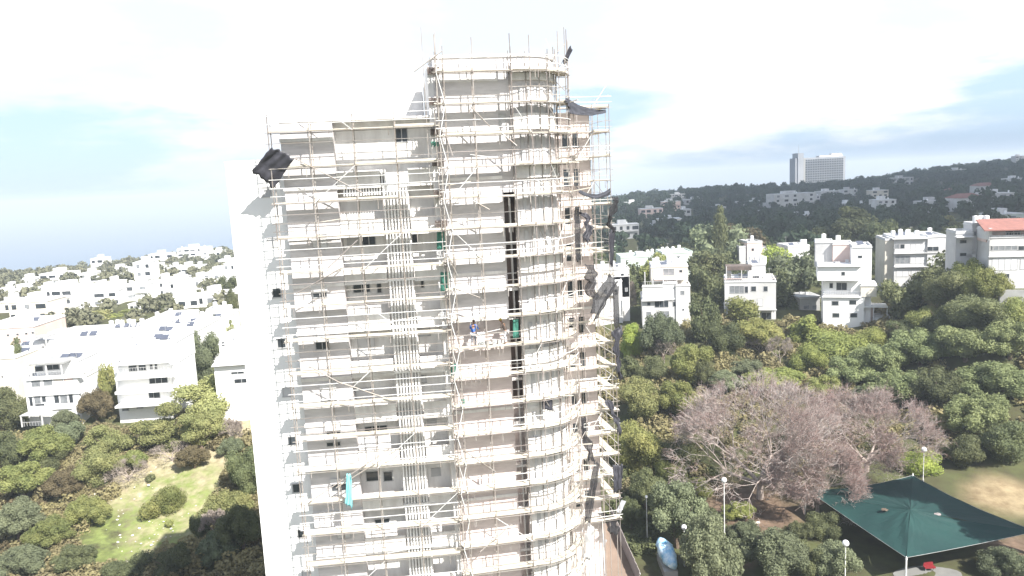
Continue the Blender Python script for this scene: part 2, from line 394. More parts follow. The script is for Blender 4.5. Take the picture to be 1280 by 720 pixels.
mb = MB(); mb.fbox(FA, -.03, FA.len + .4, -13.03, .03, TOPA, TOPA + .1); mb.build('coping', M['white'], T)
sR0, sL0, sL1 = FB.hit(426, 300, WO)[0], FB.hit(482, 300, WO)[0], FB.hit(514, 300, WO)[0]
lenB = FB.len + .3
mb = MB(); mb.fbox(FB, .55, sR0, -3.2, WO, GZ, TOPB); mb.build('wall', M['siding'], T)
mb = MB(); mb.fbox(FB, sR0, lenB, -4.2, -2.35, GZ, TOPB); mb.build('wall', M['render'], T)
mb = MB(); mb.fbox(FB, .4, lenB - .2, -13, -4.0, GZ, TOPB - .4); mb.build('wall', M['render'], T)
mb = MB(); mb.fbox(FB, .5, lenB, -3.3, WO + .08, TOPB, TOPB + .12); mb.build('coping', M['render'], T)
z1 = FB.hit(440, 113, -5.2)[1]
mb = MB(); mb.fbox(FB, .6, lenB - 1.2, -11, -5.2, TOPB - .5, z1); mb.build('penthouse', M['render'], T)
STO = 3.17
zs = [TOPB - 1.0 - STO * k for k in range(12)]
for z in zs:                                            # storey slabs with their parapets across the recesses
    mb = MB(); mb.fbox(FB, .5, sR0 + .01, WO - .1, WO + .1, z - .22, z); mb.build('floor_slab', M['render'], T)
    bl = MB(); bl.fbox(FB, sR0 + .03, sL0 - .05, -2.5, WO + .05, z - STO - .2, z - STO); s1 = bl.build('balcony', M['render'], T)
    bl = MB(); bl.fbox(FB, sR0 + .05, sL0 - .08, WO - .1, WO + .04, z - STO + .004, z - STO + .95); bl.build('parapet', M['render'], s1)
    bl = MB(); bl.fbox(FB, sL1 + .05, lenB - .3, -2.6, WO + .05, z - STO - .2, z - STO); s1 = bl.build('balcony', M['render'], T)
    bl = MB(); bl.fbox(FB, sL1 + .08, lenB - .35, WO - .1, WO + .04, z - STO + .004, z - STO + .95); bl.build('parapet', M['render'], s1)
# louvred service shaft: vertical slats between thin side frames, one bay per storey
mb = MB(); mb.fbox(FB, sL0 - .02, sL1 + .02, -2.34, WO - .3, GZ, LV_B[2] + .5); mb.build('service_shaft', M['render'], T)
for z in zs[1:]:
    mb = MB()
    for k in range(8):
        s = sL0 + .1 + (sL1 - sL0 - .2) * k / 7.0
        mb.fbox(FB, s - .045, s + .045, WO - .2, WO + .02, z - STO + .1, z - .1)
    mb.fbox(FB, sL0 - .05, sL1 + .05, WO - .22, WO + .04, z - .1, z + .05)
    mb.build('louvre', M['white'], T)
mb = MB()                                               # the wide louvre panel just under the roof
a0, zt = FB.hit(428, 214, WO); a1, zb = FB.hit(482, 243, WO)
for k in range(16): s = a0 + (a1 - a0) * k / 15.; mb.fbox(FB, s - .05, s + .05, -2.3, WO - .1, zb, zt)
mb.build('louvre', M['white'], T)
# right wing
zmid = FC.hit(600, 395, WO)[1]; sD = FC.hit(632, 300, WO)[0]; zD = FC.hit(640, 240, WO)[1]
mb = MB(); mb.fbox(FC, 0, FC.len + .25, -4, WO, zD, TOPC); mb.build('wall', M['siding'], T)
mb = MB(); mb.fbox(FC, 0, sD, -4, WO, zmid, zD); mb.build('wall', M['siding'], T)
mb = MB(); mb.fbox(FC, 0, sD, -4, WO, GZ, zmid); mb.build('wall', M['beige'], T)
mb = MB(); mb.fbox(FC, 0.1, FC.len + .6, -14, -4, GZ, TOPC - .3); mb.build('wall', M['render'], T)
mb = MB(); mb.fbox(FC, -.1, FC.len, -4.1, WO + .08, TOPC, TOPC + .15); mb.build('coping', M['render'], T)
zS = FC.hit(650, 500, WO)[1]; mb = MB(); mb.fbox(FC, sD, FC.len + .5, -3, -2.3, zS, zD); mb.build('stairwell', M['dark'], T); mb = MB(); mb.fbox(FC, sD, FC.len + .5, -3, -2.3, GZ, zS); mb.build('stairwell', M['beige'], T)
for k in range(12):
    z = zD - .2 - STO * k
    mb = MB(); mb.fbox(FC, sD, FC.len + .3, -2.3, WO - .45, z - STO - .18, z - STO); a = mb.build('landing', M['render'], T)
    mb = MB(); mb.fbox(FC, sD + .45, sD + .52, -2.2, -1.7, z - STO, z - .2); mb.fbox(FC, sD, FC.len, -1.75, -1.68, z - STO + 1.0, z - STO + 1.06); mb.build('railing', M['tubew'], a)
for k in range(17):
    z = TOPC - 1.3 - STO * k * .999
    if z < 20: break
    mb = MB(); mb.fbox(FC, .05, sD - .03, WO - .1, WO + .07, z - .2, z); mb.build('floor_slab', M['render'], T)
# curved corner
CX, CY, RW, RO = .62, 54.0, 2.85, 3.95
def arc(r, a, z): return Vector((CX + r * math.cos(R(a)), CY + r * math.sin(R(a)), z))
def ring(mb, r0, r1, a0, a1, z0, z1, n=18):
    for k in range(n):
        b0 = a0 + (a1 - a0) * k / n; b1 = a0 + (a1 - a0) * (k + 1) / n
        mb.box8([arc(r0, b0, z0), arc(r1, b0, z0), arc(r1, b1, z0), arc(r0, b1, z0), arc(r0, b0, z1), arc(r1, b0, z1), arc(r1, b1, z1), arc(r0, b1, z1)])
mb = MB(); ring(mb, 1.2, RW, -93, 60, zmid, TOPC); mb.build('curved_wall', M['siding'], T)
mb = MB(); ring(mb, 1.2, RW, -93, 60, GZ, zmid); mb.build('curved_wall', M['render'], T)
mb = MB(); ring(mb, .2, RW + .1, -93, 60, TOPC, TOPC + .14); mb.build('coping', M['render'], T)
for k in range(13):
    z = TOPC - 1.3 - STO * k
    mb = MB(); ring(mb, RW - .3, RW + .22, -92, 20, z - .2, z); a = mb.build('curved_balcony', M['render'], T)
    mb = MB(); ring(mb, RW + .08, RW + .2, -91, -15, z + .004, z + .85); mb.build('parapet', M['render'], a)
    mb = MB()
    for an in (-82, -72, -60, -50, -38):
        ring(mb, RW, RW + .05, an, an + 5, z - 2.4, z - .5, 1)
    mb.build('window', M['house_grey'], T)
mb = MB(); mb.box8([(-2, 55, GZ), (3.4, 54, GZ), (3.4, 65, GZ), (-2, 65, GZ), (-2, 55, TOPC - .4), (3.4, 54, TOPC - .4), (3.4, 65, TOPC - .4), (-2, 65, TOPC - .4)]); mb.build('wall', M['render'], T)
# back wing
sE = FE.hit(741, 300, -1.2)[0]; TOPE = 55.2
mb = MB(); mb.fbox(FE, -1.2, sE, -9, -1.2, GZ, TOPE); mb.build('wall', M['beige'], T)
mb = MB(); mb.fbox(FE, -1.2, sE + .1, -9, -1.1, TOPE, TOPE + .13); mb.build('coping', M['render'], T)
for k in range(11):
    z = TOPE - .8 - STO * k
    for s0, s1 in ((.55, 1.1), (1.45, 1.95)):
        mb = MB(); mb.fbox(FE, s0, s1, -1.24, -1.17, z - 2.0, z - .6); mb.build('window', M['glass'], T)
    mb = MB(); mb.fbox(FE, -.6, sE + .06, -1.25, -1.08, z - 3.1, z - 2.9); mb.build('floor_slab', M['render'], T)

def window(fr, px, py, w, h, o, panes=2, glass='glass', parent=T, frame=.05, head=None):
    s, z = fr.hit(px, py, o); k = .0516; w *= k; h *= k
    mb = MB(); f = frame
    mb.fbox(fr, s - w / 2 - f, s + w / 2 + f, o - .04, o + .045, z - h / 2 - f, z - h / 2); mb.fbox(fr, s - w / 2 - f, s + w / 2 + f, o - .04, o + .045, z + h / 2, z + h / 2 + f)
    for i in range(panes + 1):
        c = s - w / 2 + w * i / panes; mb.fbox(fr, c - f / 2, c + f / 2, o - .04, o + .043, z - h / 2, z + h / 2)
    wd = mb.build('window', M['frame'], parent)
    mb = MB(); mb.fbox(fr, s - w / 2 + f / 2, s + w / 2 - f / 2, o - .03, o + .016, z - h / 2, z + h / 2); mb.build('pane', M[glass], wd)
    if head:
        mb = MB(); mb.fbox(fr, s - w / 2 - .05, s + w / 2 + .05, o, o + .1, z + h / 2 + f + .005, z + h / 2 + head * k); mb.build('shutter_box', M['shutter'], wd)
    return wd
for px, py in ((333, 240), (340, 303), (346, 366), (352, 429), (359, 490), (365, 551), (371, 610), (377, 667), (383, 718)):
    window(FA, px, py, 11, 11, 0, 1, 'glass' if py in (366, 429, 551, 610, 667) else 'house_grey', frame=.07)
o1, o2 = WO, -2.35
for a in ((502, 169, 15, 17, o2, 2, 'glass'), (403, 432, 17, 9, o1, 2, 'glass', 9), (400, 369, 18, 5, o1, 2, 'glass', 10), (461, 299, 17, 14, o2, 2, 'glass'), (441, 299, 14, 13, o2, 1, 'house_grey'),
          (452, 359, 22, 13, o2, 2, 'glass'), (474, 359, 6, 14, o2, 1, 'glass'), (515, 297, 15, 15, o2, 2, 'glass'), (417, 541, 18, 5, o1, 2, 'glass', 12), (417, 555, 18, 5, o1, 2, 'glass'), (470, 536, 30, 8, o2, 3, 'glass', 6),
          (466, 595, 18, 13, o2, 1, 'glass'), (485, 595, 12, 13, o2, 1, 'glass'), (424, 609, 20, 9, o1, 2, 'glass', 8), (411, 493, 19, 14, o1, 1, 'shutter', 8), (458, 432, 22, 22, o2, 1, 'shutter'), (456, 492, 24, 14, o2, 1, 'shutter'),
          (462, 553, 22, 12, o2, 1, 'shutter'), (530, 413, 16, 14, o2, 1, 'house_grey'), (523, 447, 15, 3, o2, 1, 'glass'), (527, 474, 12, 9, o2, 1, 'shutter'), (478, 655, 20, 14, o2, 2, 'glass'), (545, 653, 10, 8, o2, 1, 'glass'),
          (430, 668, 18, 10, o1, 2, 'shutter', 8), (528, 355, 4, 9, o2, 1, 'glass'), (545, 590, 12, 10, o2, 1, 'house_grey'), (540, 530, 12, 12, o2, 1, 'house_grey'), (400, 306, 18, 10, o1, 2, 'shutter', 9)):
    fr_args = list(a); head = fr_args[7] if len(a) > 7 else None
    window(FB, *fr_args[:5], fr_args[5], fr_args[6], head=head)
window(FC, 628, 150, 8, 14, WO, 1, 'house_grey')
for i in range(9):                                      # dark slatted openings up the inner corner of the two wings
    py = 92 + 38.3 * i; s, z = FC.hit(542 + i * 1.9, py, -1.0); mb = MB()
    for k in range(5): mb.fbox(FC, s - .38, s + .38, -1.24, -1.1, z + .09 * k, z + .09 * k + .05)
    for k in range(4): mb.fbox(FC, s - .38 + .24 * k, s - .34 + .24 * k, -1.1, -1.07, z, z + .42)
    mb.build('vent_grille', M['dark'] if i < 6 else M['house_grey'], T)
mb = MB(); mb.fbox(FC, -.35, .0, -4, -1.3, GZ, TOPC - .5); mb.build('wall', M['render'], T)
for px, py, hh in ((352, 113, 1.2),):                   # thin railing round the penthouse roof
    mb = MB(); s0 = .6; s1 = lenB - 1.3
    for k in range(8): s = s0 + (s1 - s0) * k / 7; mb.tube(FB(s, -5.3, z1), FB(s, -5.3, z1 + .9), .015, n=4)
    mb.tube(FB(s0, -5.3, z1 + .9), FB(s1, -5.3, z1 + .9), .015, n=4); mb.build('roof_railing', M['tubew'], T)

# ------------------------------------------------------------------ scaffolding
def scaffold(label, loc, pt, stations, levels, top_extra, jog=0, board=1.0, extra_top=None, zlow=18.0, rails=(.5, 1.0), braces=True, inner=.85, overhang=.25):
    """pt(s, o, z) gives points; stations = s of the standards"""
    t = thing('scaffold', label, 'scaffolding', loc)
    s0, s1 = stations[0], stations[-1]
    for i, s in enumerate(stations):
        for o in (0, -inner):
            ex = top_extra if extra_top is None else extra_top[i % len(extra_top)]
            mb = MB(); top = levels[0] + ex * (1 if o == 0 else .6)
            ls = [top] + [levels[k] + random.uniform(.1, .9) for k in range(3, len(levels), 3)] + [GZ]
            pts = [pt(s + random.uniform(-.02, .02), o + random.uniform(-.015, .015), z) for z in ls]
            mb.path(pts, [.034] * len(pts), 5); mb.build('standard', M['tube'], t)
    for li, z in enumerate(levels):
        if z < zlow: break
        for i in range(len(stations) - 1):
            a, b_ = stations[i], stations[i + 1]; mb = MB(); nb = 3
            dz = random.uniform(-.03, .03)
            for k in range(nb):
                w0 = -inner + .04 + (inner - .08) * k / nb; w1 = w0 + (inner - .08) / nb - .025
                e0 = random.uniform(0, overhang) if i == 0 else 0; e1 = random.uniform(0, overhang) if i == len(stations) - 2 else 0
                zz = z + .05 + dz * k / nb
                mb.box8([pt(a - e0, w0, zz), pt(b_ + e1, w0, zz), pt(b_ + e1, w1, zz), pt(a - e0, w1, zz), pt(a - e0, w0, zz + .05), pt(b_ + e1, w0, zz + .05), pt(b_ + e1, w1, zz + .05), pt(a - e0, w1, zz + .05)])
            if random.random() < .6:
                zz = z + .1; mb.box8([pt(a, -.035, zz), pt(b_, -.035, zz), pt(b_, -.005 - .03, zz), pt(a, -.065, zz), pt(a, -.035, zz + .13), pt(b_, -.035, zz + .13), pt(b_, -.035, zz + .13), pt(a, -.065, zz + .13)])
            mb.build('deck', M['plank'], t)
        for h in (0,) + rails:
            for o in ((0, -inner) if h == 0 else (0,)):
                if h and random.random() < .12: continue
                mb = MB()
                for i in range(len(stations) - 1):
                    mb.tube(pt(stations[i] - (.2 if i == 0 else 0), o + .04, z + h), pt(stations[i + 1] + (.25 if i == len(stations) - 2 else 0), o + .04, z + h), .026, n=4)
                mb.build('ledger' if h == 0 else 'guard_rail', M['tube' if h == 0 or li % 2 else 'tubew'], t)
        for s in stations:
            mb = MB(); mb.tube(pt(s, .12, z - .03), pt(s, -inner - .32, z - .03), .024, n=4); mb.build('transom', M['tube'], t)
        for q_ in range(4 if len(stations) < 6 else 5):
            if random.random() < .75:
                s = random.uniform(s0 + .3, s1 - .3); mb = MB(); mb.tube(pt(s, .03, z + .05), pt(s, .03, z - random.choice((.35, .45, .6))), .028, n=4); mb.build('bracket', M['tube'], t)
        if random.random() < .6:
            s = random.uniform(s0 + .2, s1 - 2.2); h = random.uniform(.25, 1.2); mb = MB(); mb.tube(pt(s, -.1, z + h), pt(s + random.uniform(1.2, 2.2), -.05, z + h + random.uniform(-.3, .3)), .026, n=4); mb.build('loose_tube', M['tubew' if random.random() < .5 else 'plank'], t)
        if li % 2 == 0 and braces:
            i = random.randrange(len(stations) - 1); mb = MB(); a, b_ = stations[i], stations[i + 1]
            if random.random() < .5: a, b_ = b_, a
            mb.tube(pt(a, .05, z), pt(b_, .05, z + (levels[0] - levels[1])), .024, n=4); mb.build('brace', M['tubew'], t)
    return t
stB = [FB.hit(px, 236, 0)[0] for px in (341, 392, 446, 498, 549)]
SB = scaffold('scaffolding across the wide left wing of the tower, black sheet at its top corner', FB(5, 0, GZ), FB, stB, LV_B, 1.1, rails=(.5, 1.0, 1.55))
stC = [FC.hit(px, 226, 0)[0] for px in (553, 562, 598, 645)]
SC_ = scaffold('scaffolding on the flat front of the taller wing, where two workers stand', FC(2, 0, GZ), FC, stC, LV_C, 2.2, extra_top=(2.3, 1.6, 2.1, 2.3))
def ptD(s, o, z):
    a = -98 + s * 108 / 7.2
    return arc(RO + o, a, z)
SD_ = scaffold('dense scaffolding bent around the rounded corner of the tower', ptD(3, 0, GZ), ptD, [0.5, 1.7, 2.9, 4.0, 5.0, 6.0, 7.0], LV_C, 2.0, extra_top=(1.5, 2.2, 1.1, 2.6, 3.0, 2.3, 3.2))
stE = [0.1, FE.hit(726, 300)[0], FE.hit(745, 300)[0], FE.len]
SE_ = scaffold('see-through scaffolding on the back wing at the right edge of the tower', FE(2, 0, GZ), FE, stE, LV_E, .3, zlow=10, rails=(.45, .9))
FES = Frame((FE(FE.len, 0, 0).x, FE(FE.len, 0, 0).y), (FE(FE.len, 0, 0).x + .3, 71.5))
# long diagonal braces and zig-zags
for par, fr, lst in ((SB, FB, (((367, 197), (457, 243)), ((370, 367), (427, 335)), ((372, 450), (428, 480)), ((386, 628), (488, 560)), ((425, 478), (490, 500)), ((410, 335), (447, 300)), ((500, 560), (420, 610)))),
                     (SC_, FC, (((588, 133), (612, 158)), ((556, 165), (566, 195)), ((626, 165), (646, 182)), ((590, 250), (612, 262)), ((560, 320), (572, 345)), ((568, 360), (600, 372)), ((575, 560), (620, 590)), ((600, 690), (640, 655)), ((517, 90), (552, 64))))):
    for a, b_ in lst:
        mb = MB(); sa, za = fr.hit(*a, .08); sb, zb = fr.hit(*b_, .08); mb.tube(fr(sa, .08, za), fr(sb, .08, zb), .035, n=5); mb.build('brace', M['tube'], par)
for k in range(0, 17):
    z = LV_C[k]; 
    if z < 18: break
    mb = MB(); s0, s1 = stC[0], stC[1]
    if k % 2: s0, s1 = s1, s0
    mb.tube(FC(s0, .07, z), FC(s1, .07, z - stc), .03, n=4); mb.build('brace', M['tubew'], SC_)
random.seed(21)
for k in range(16):                                     # loose raking tubes around the corner
    z = LV_C[k]; 
    for q_ in range(2):
        a = random.uniform(2.5, 6.4); mb = MB(); mb.tube(ptD(a, random.uniform(-.9, .3), z + random.uniform(0, 1)), ptD(a + random.choice((-1, 1)) * random.uniform(.5, 1.3), random.uniform(-.8, .4), z + random.uniform(1, 2.6)), .026, n=4)
        mb.build('brace', M['tube'], SD_)
    mb = MB(); a = ptD(random.uniform(3, 6), .1, z + .1); mb.tube(a, a + Vector((random.uniform(.5, 1.3), random.uniform(-.6, .2), random.uniform(-.1, .2))), .045, n=4); mb.build('loose_pole', M['plank'], SD_)
for k in range(0, 18, 1):
    z = LV_E[k]; mb = MB(); e = FE(FE.len, 0, z)
    mb.box8([FE(FE.len - .7, -6.5, z), FE(FE.len, -6.5, z), FE(FE.len, -.85, z), FE(FE.len - .7, -.85, z), FE(FE.len - .7, -6.5, z + .05), FE(FE.len, -6.5, z + .05), FE(FE.len, -.85, z + .05), FE(FE.len - .7, -.85, z + .05)]); mb.build('deck', M['plank'], SE_)
    mb = MB(); mb.tube(FE(FE.len, -6.5, z + 1), FE(FE.len, 0, z + 1), .024, n=4); mb.build('guard_rail', M['tubew'], SE_)
    if k % 2: 
        mb = MB(); mb.tube(FE(stE[2], .05, z), FE(FE.len, .05, z - 2), .024, n=4); mb.build('brace', M['tube'], SE_)
for o in (-2.8, -4.6, -6.5):
    mb = MB(); mb.tube(FE(FE.len, o, GZ), FE(FE.len, o, 56.2), .034); mb.build('standard', M['tube'], SE_)
# tubes above the inner corner
for px, y0, y1 in ((526, 34, 120), (543, 40, 110)):
    mb = MB(); s, za = FC.hit(px, y0, -.6); s2, zb = FC.hit(px, y1, -.6); mb.tube(FC(s, -.6, za), FC(s, -.6, zb - 6), .028, n=4); mb.build('standard', M['tube'], SC_)

# ------------------------------------------------------------------ sheeting
def cloth(name, label, cat, m, pts, sag=.3, wr=.12, nu=18, nv=14, seed=0, group=None, th=.012, rag=0.0):
    """four corners (world) in order; a crumpled sheet with thickness"""
    a, b_, c_, d_ = [Vector(p) for p in pts]; V_ = []; nrm = (b_ - a).cross(d_ - a).normalized()
    for j in range(nv + 1):
        v = j / nv
        for i in range(nu + 1):
            u = i / nu; uu = u + .10 * noise.noise(Vector((v * 5 + seed, seed * 2.1, 0))) * (.4 if name == 'black_sheet' else .3); vv = v + .13 * noise.noise(Vector((u * 5, seed * 1.3, 4))) * (1 if name == 'black_sheet' else .3)
            p = (a * (1 - uu) + b_ * uu) * (1 - vv) + (d_ * (1 - uu) + c_ * uu) * vv
            p = p + Vector((0, 0, -sag * 4 * u * (1 - u) * (1 - v * .3)))
            if name == 'black_netting': p = p + Vector((1, .3, 0)) * (math.sin(v * (3 + seed % 4) + seed) * .28 + noise.noise(Vector((v * 6, seed, 0))) * .35) + Vector((1, 0, 0)) * (u - .5) * noise.noise(Vector((v * 4 + 9, seed, 2))) * .9
            q_ = Vector((u * 3.2 + seed, v * 2.3, seed * .7)); f = noise.noise(q_) + .5 * noise.noise(q_ * 2.3) + .3 * math.sin(u * 19 + v * 5 + seed)
            p = p + nrm * f * wr + Vector((0, 0, 1)) * noise.noise(q_ * 1.7 + Vector((5, 5, 5))) * wr * .6
            if rag and j == nv: p = p + Vector((0, 0, rag * noise.noise(Vector((u * 9, seed, 3)))))
            V_.append(p)
    mb = MB(); W1 = nu + 1; n0 = len(V_); off = nrm * th
    mb.v = [tuple(p + off) for p in V_] + [tuple(p - off) for p in V_]
    for j in range(nv):
        for i in range(nu):
            k = j * W1 + i; mb.f.append((k, k + 1, k + W1 + 1, k + W1)); mb.f.append((n0 + k, n0 + k + W1, n0 + k + W1 + 1, n0 + k + 1))
    ed = [(i, i + 1) for i in range(nu)] + [(nv * W1 + i + 1, nv * W1 + i) for i in range(nu)] + [((j + 1) * W1, j * W1) for j in range(nv)] + [(j * W1 + nu, (j + 1) * W1 + nu) for j in range(nv)]
    for p, q_ in ed: mb.f.append((p, n0 + p, n0 + q_, q_))
    o = mb.build(name, M[m], None, True); return tag(o, label, cat, group)
def c4(y, *q): return [P(px, py, y + dy) for px, py, dy in q]
cloth('black_sheet', 'crumpled black sheet blowing at the top left corner of the scaffolding', 'sheeting', 'black', c4(48.0, (340, 183, 0), (368, 197, .5), (343, 235, .9), (315, 213, .2)), .0, .10, seed=1)
cloth('black_sheet', 'black strip of sheeting stretched out to the top of the back scaffolding', 'sheeting', 'black', [P(706, 122, 52), P(757, 137, 63), P(757, 141, 63), P(712, 142, 52.5)], .25, .08, seed=2)
cloth('black_sheet', 'black sheeting rolled in a drooping loop below the strip, against the sky', 'sheeting', 'black', [P(721, 233, 54), P(763, 235, 63), P(763, 243, 63), P(724, 241, 54)], .55, .05, seed=3)
cloth('black_sheet', 'black rag flapping on the topmost pole of the rounded corner', 'sheeting', 'black', c4(53, (713, 56, 0), (716, 62, 0), (706, 82, .3), (703, 76, 0)), 0, .06, seed=4)
cloth('black_sheet', 'narrow black netting hanging down between the rounded corner and back wing', 'sheeting', 'blackmesh', c4(56, (717, 266, 0), (725, 270, .5), (726, 330, .5), (720, 325, 0)), 0, .12, seed=5)
cloth('black_sheet', 'large grey-black torn netting sagging across the back scaffolding above the trees', 'sheeting', 'blackmesh', [P(764, 338, 63.5), P(770, 352, 63.6), P(748, 397, 58), P(735, 388, 56)], .6, .35, seed=6)
cloth('black_sheet', 'black netting hanging from the outer edge of the back scaffolding', 'sheeting', 'blackmesh', c4(63.6, (766, 355, 0), (774, 358, .2), (774, 412, .2), (767, 410, 0)), 0, .12, seed=7, rag=.4)
cloth('black_sheet', 'ragged black netting on the upper outer standard beside the distant hill', 'sheeting', 'black', c4(63.6, (761, 288, 0), (768, 290, .2), (766, 335, .2), (762, 330, 0)), 0, .1, seed=8, rag=.3)
cloth('black_sheet', 'dark crumpled sheet low on the outer edge of the back scaffolding', 'sheeting', 'black', c4(63.2, (766, 582, 0), (778, 582, .2), (777, 613, .2), (767, 616, 0)), 0, .15, seed=9, rag=.4)
cloth('black_sheet', 'long dark netting trailing down the foot of the rounded corner', 'sheeting', 'blackmesh', c4(57.5, (742, 575, 0), (750, 580, .5), (738, 655, .5), (730, 650, 0)), 0, .2, seed=10)
cloth('black_sheet', 'pale grey plastic sheet draped at the foot of the rounded corner', 'sheeting', 'house_grey', c4(57.0, (735, 655, 0), (743, 660, .5), (738, 700, .5), (728, 700, 0)), 0, .2, seed=11)
rgn = random.Random(77)
for i, (x0, y0, x1, y1, w_, yd, lb) in enumerate(( (723, 262, 737, 300, 9, 58, 'torn black netting beside the see-through scaffolding, level with the hilltop'),
   (763, 246, 765, 292, 5, 63.6, 'thin black netting tatter on the outer standard, level with the skyline'), (728, 330, 742, 372, 12, 60, 'torn netting flap above the large sagging netting'), (770, 410, 773, 470, 5, 63.6, 'frayed netting tail under the large sagging netting'), (725, 520, 733, 575, 8, 57, 'narrow dark netting rag beside the rounded corner, low'),
   (748, 640, 768, 668, 12, 64, 'dark netting heap at the foot of the back scaffolding'), (757, 500, 771, 540, 6, 63.5, 'frayed dark netting near the bright bushy tree'), (700, 640, 712, 700, 9, 55, 'grey netting trailing at the foot of the rounded corner'))):
    cloth('black_netting', lb, 'netting', 'black' if i % 3 == 0 else 'blackmesh', c4(yd, (x0, y0, 0), (x0 + w_, y0 + rgn.uniform(-3, 5), .5), (x1 + w_ * rgn.uniform(.3, .9), y1, .4), (x1 - w_ * .3, y1 - rgn.uniform(0, 8), 0)), rgn.uniform(0, .2), .22, seed=50 + i, rag=.8)
cloth('turquoise_cloth', 'turquoise cloth hanging on the left wing scaffolding', 'cloth', 'turq', c4(48.3, (433, 592, 0), (439, 594, 0), (441, 634, 0), (431, 630, 0)), 0, .12, seed=12, rag=.5)
gg = 'green netting hung in the inner corner'
for i, (px, py, w_, h_, lb) in enumerate(((552, 300, 12, 24, 'dark green netting in the inner corner, upper of two pieces above the workers'), (556, 352, 11, 24, 'dark green netting in the inner corner, second piece down'),
      (567, 462, 7, 14, 'small green netting scrap in the inner corner below the workers'), (544, 180, 10, 6, 'small green netting scrap near the top of the inner corner'), (578, 505, 6, 12, 'lowest green netting scrap in the inner corner'))):
    cloth('green_netting', lb, 'netting', 'greennet', c4(50.1, (px - w_ / 2, py - h_ / 2, 0), (px + w_ / 2, py - h_ / 2, 0), (px + w_ / 2, py + h_ / 2, .1), (px - w_ / 2, py + h_ / 2, .1)), 0, .08, 10, 10, seed=20 + i, rag=.2)
cloth('green_netting', 'pale green netting hanging beside the worker in the yellow hard hat', 'netting', 'greennet', c4(50.3, (641, 399, 0), (648, 399, 0), (649, 422, 0), (641, 424, 0)), 0, .06, 10, 10, seed=31)
cloth('jacket', 'dark blue work jacket hung on the rounded corner scaffolding', 'jacket', 'jacket_blue' if 'jacket_blue' in M else 'black', c4(50.6, (677, 497, 0), (690, 496, 0), (691, 513, 0), (678, 512, 0)), 0, .08, 10, 10, seed=32)

# ------------------------------------------------------------------ workers and their things
import bmesh
M['skin'] = mat('skin', (.32, .19, .13), .6, .05, 4); M['shirt_blue'] = mat('blue_shirt', (.06, .16, .50), .8, .1, 5); M['trouser_grey'] = mat('grey_trousers', (.32, .33, .36), .8, .1, 5)
M['shirt_dark'] = mat('dark_shirt', (.09, .07, .06), .8, .1, 5); M['trouser_pale'] = mat('pale_trousers', (.55, .55, .58), .8, .1, 5)
M['jacket_blue'] = mat('navy_jacket', (.03,.04,.09), .8, .1, 3); M['hair'] = mat('dark_hair', (.03, .02, .015), .8, .1, 8); M['hat_yellow'] = mat('yellow_hard_hat', (.60, .48, .08), .4, .05, 2); M['boot'] = mat('work_boot', (.12, .09, .07), .8, .1, 5)
def skin(name, m, J, E, root, parent, lv=2):
    bm = bmesh.new(); ly = bm.verts.layers.skin.verify(); vs = {}
    for k, (p, r) in J.items():
        v = bm.verts.new(p); r = (r, r) if isinstance(r, float) else r; v[ly].radius = r; v[ly].use_root = (k == root); vs[k] = v
    for a, b_ in E: bm.edges.new((vs[a], vs[b_]))
    me = bpy.data.meshes.new(name); bm.to_mesh(me); bm.free(); me.materials.append(M[m])
    o = link(name, me, None); o.modifiers.new('skin', 'SKIN').use_smooth_shade = True; s = o.modifiers.new('sub', 'SUBSURF'); s.levels = s.render_levels = lv
    o.parent = parent; return o
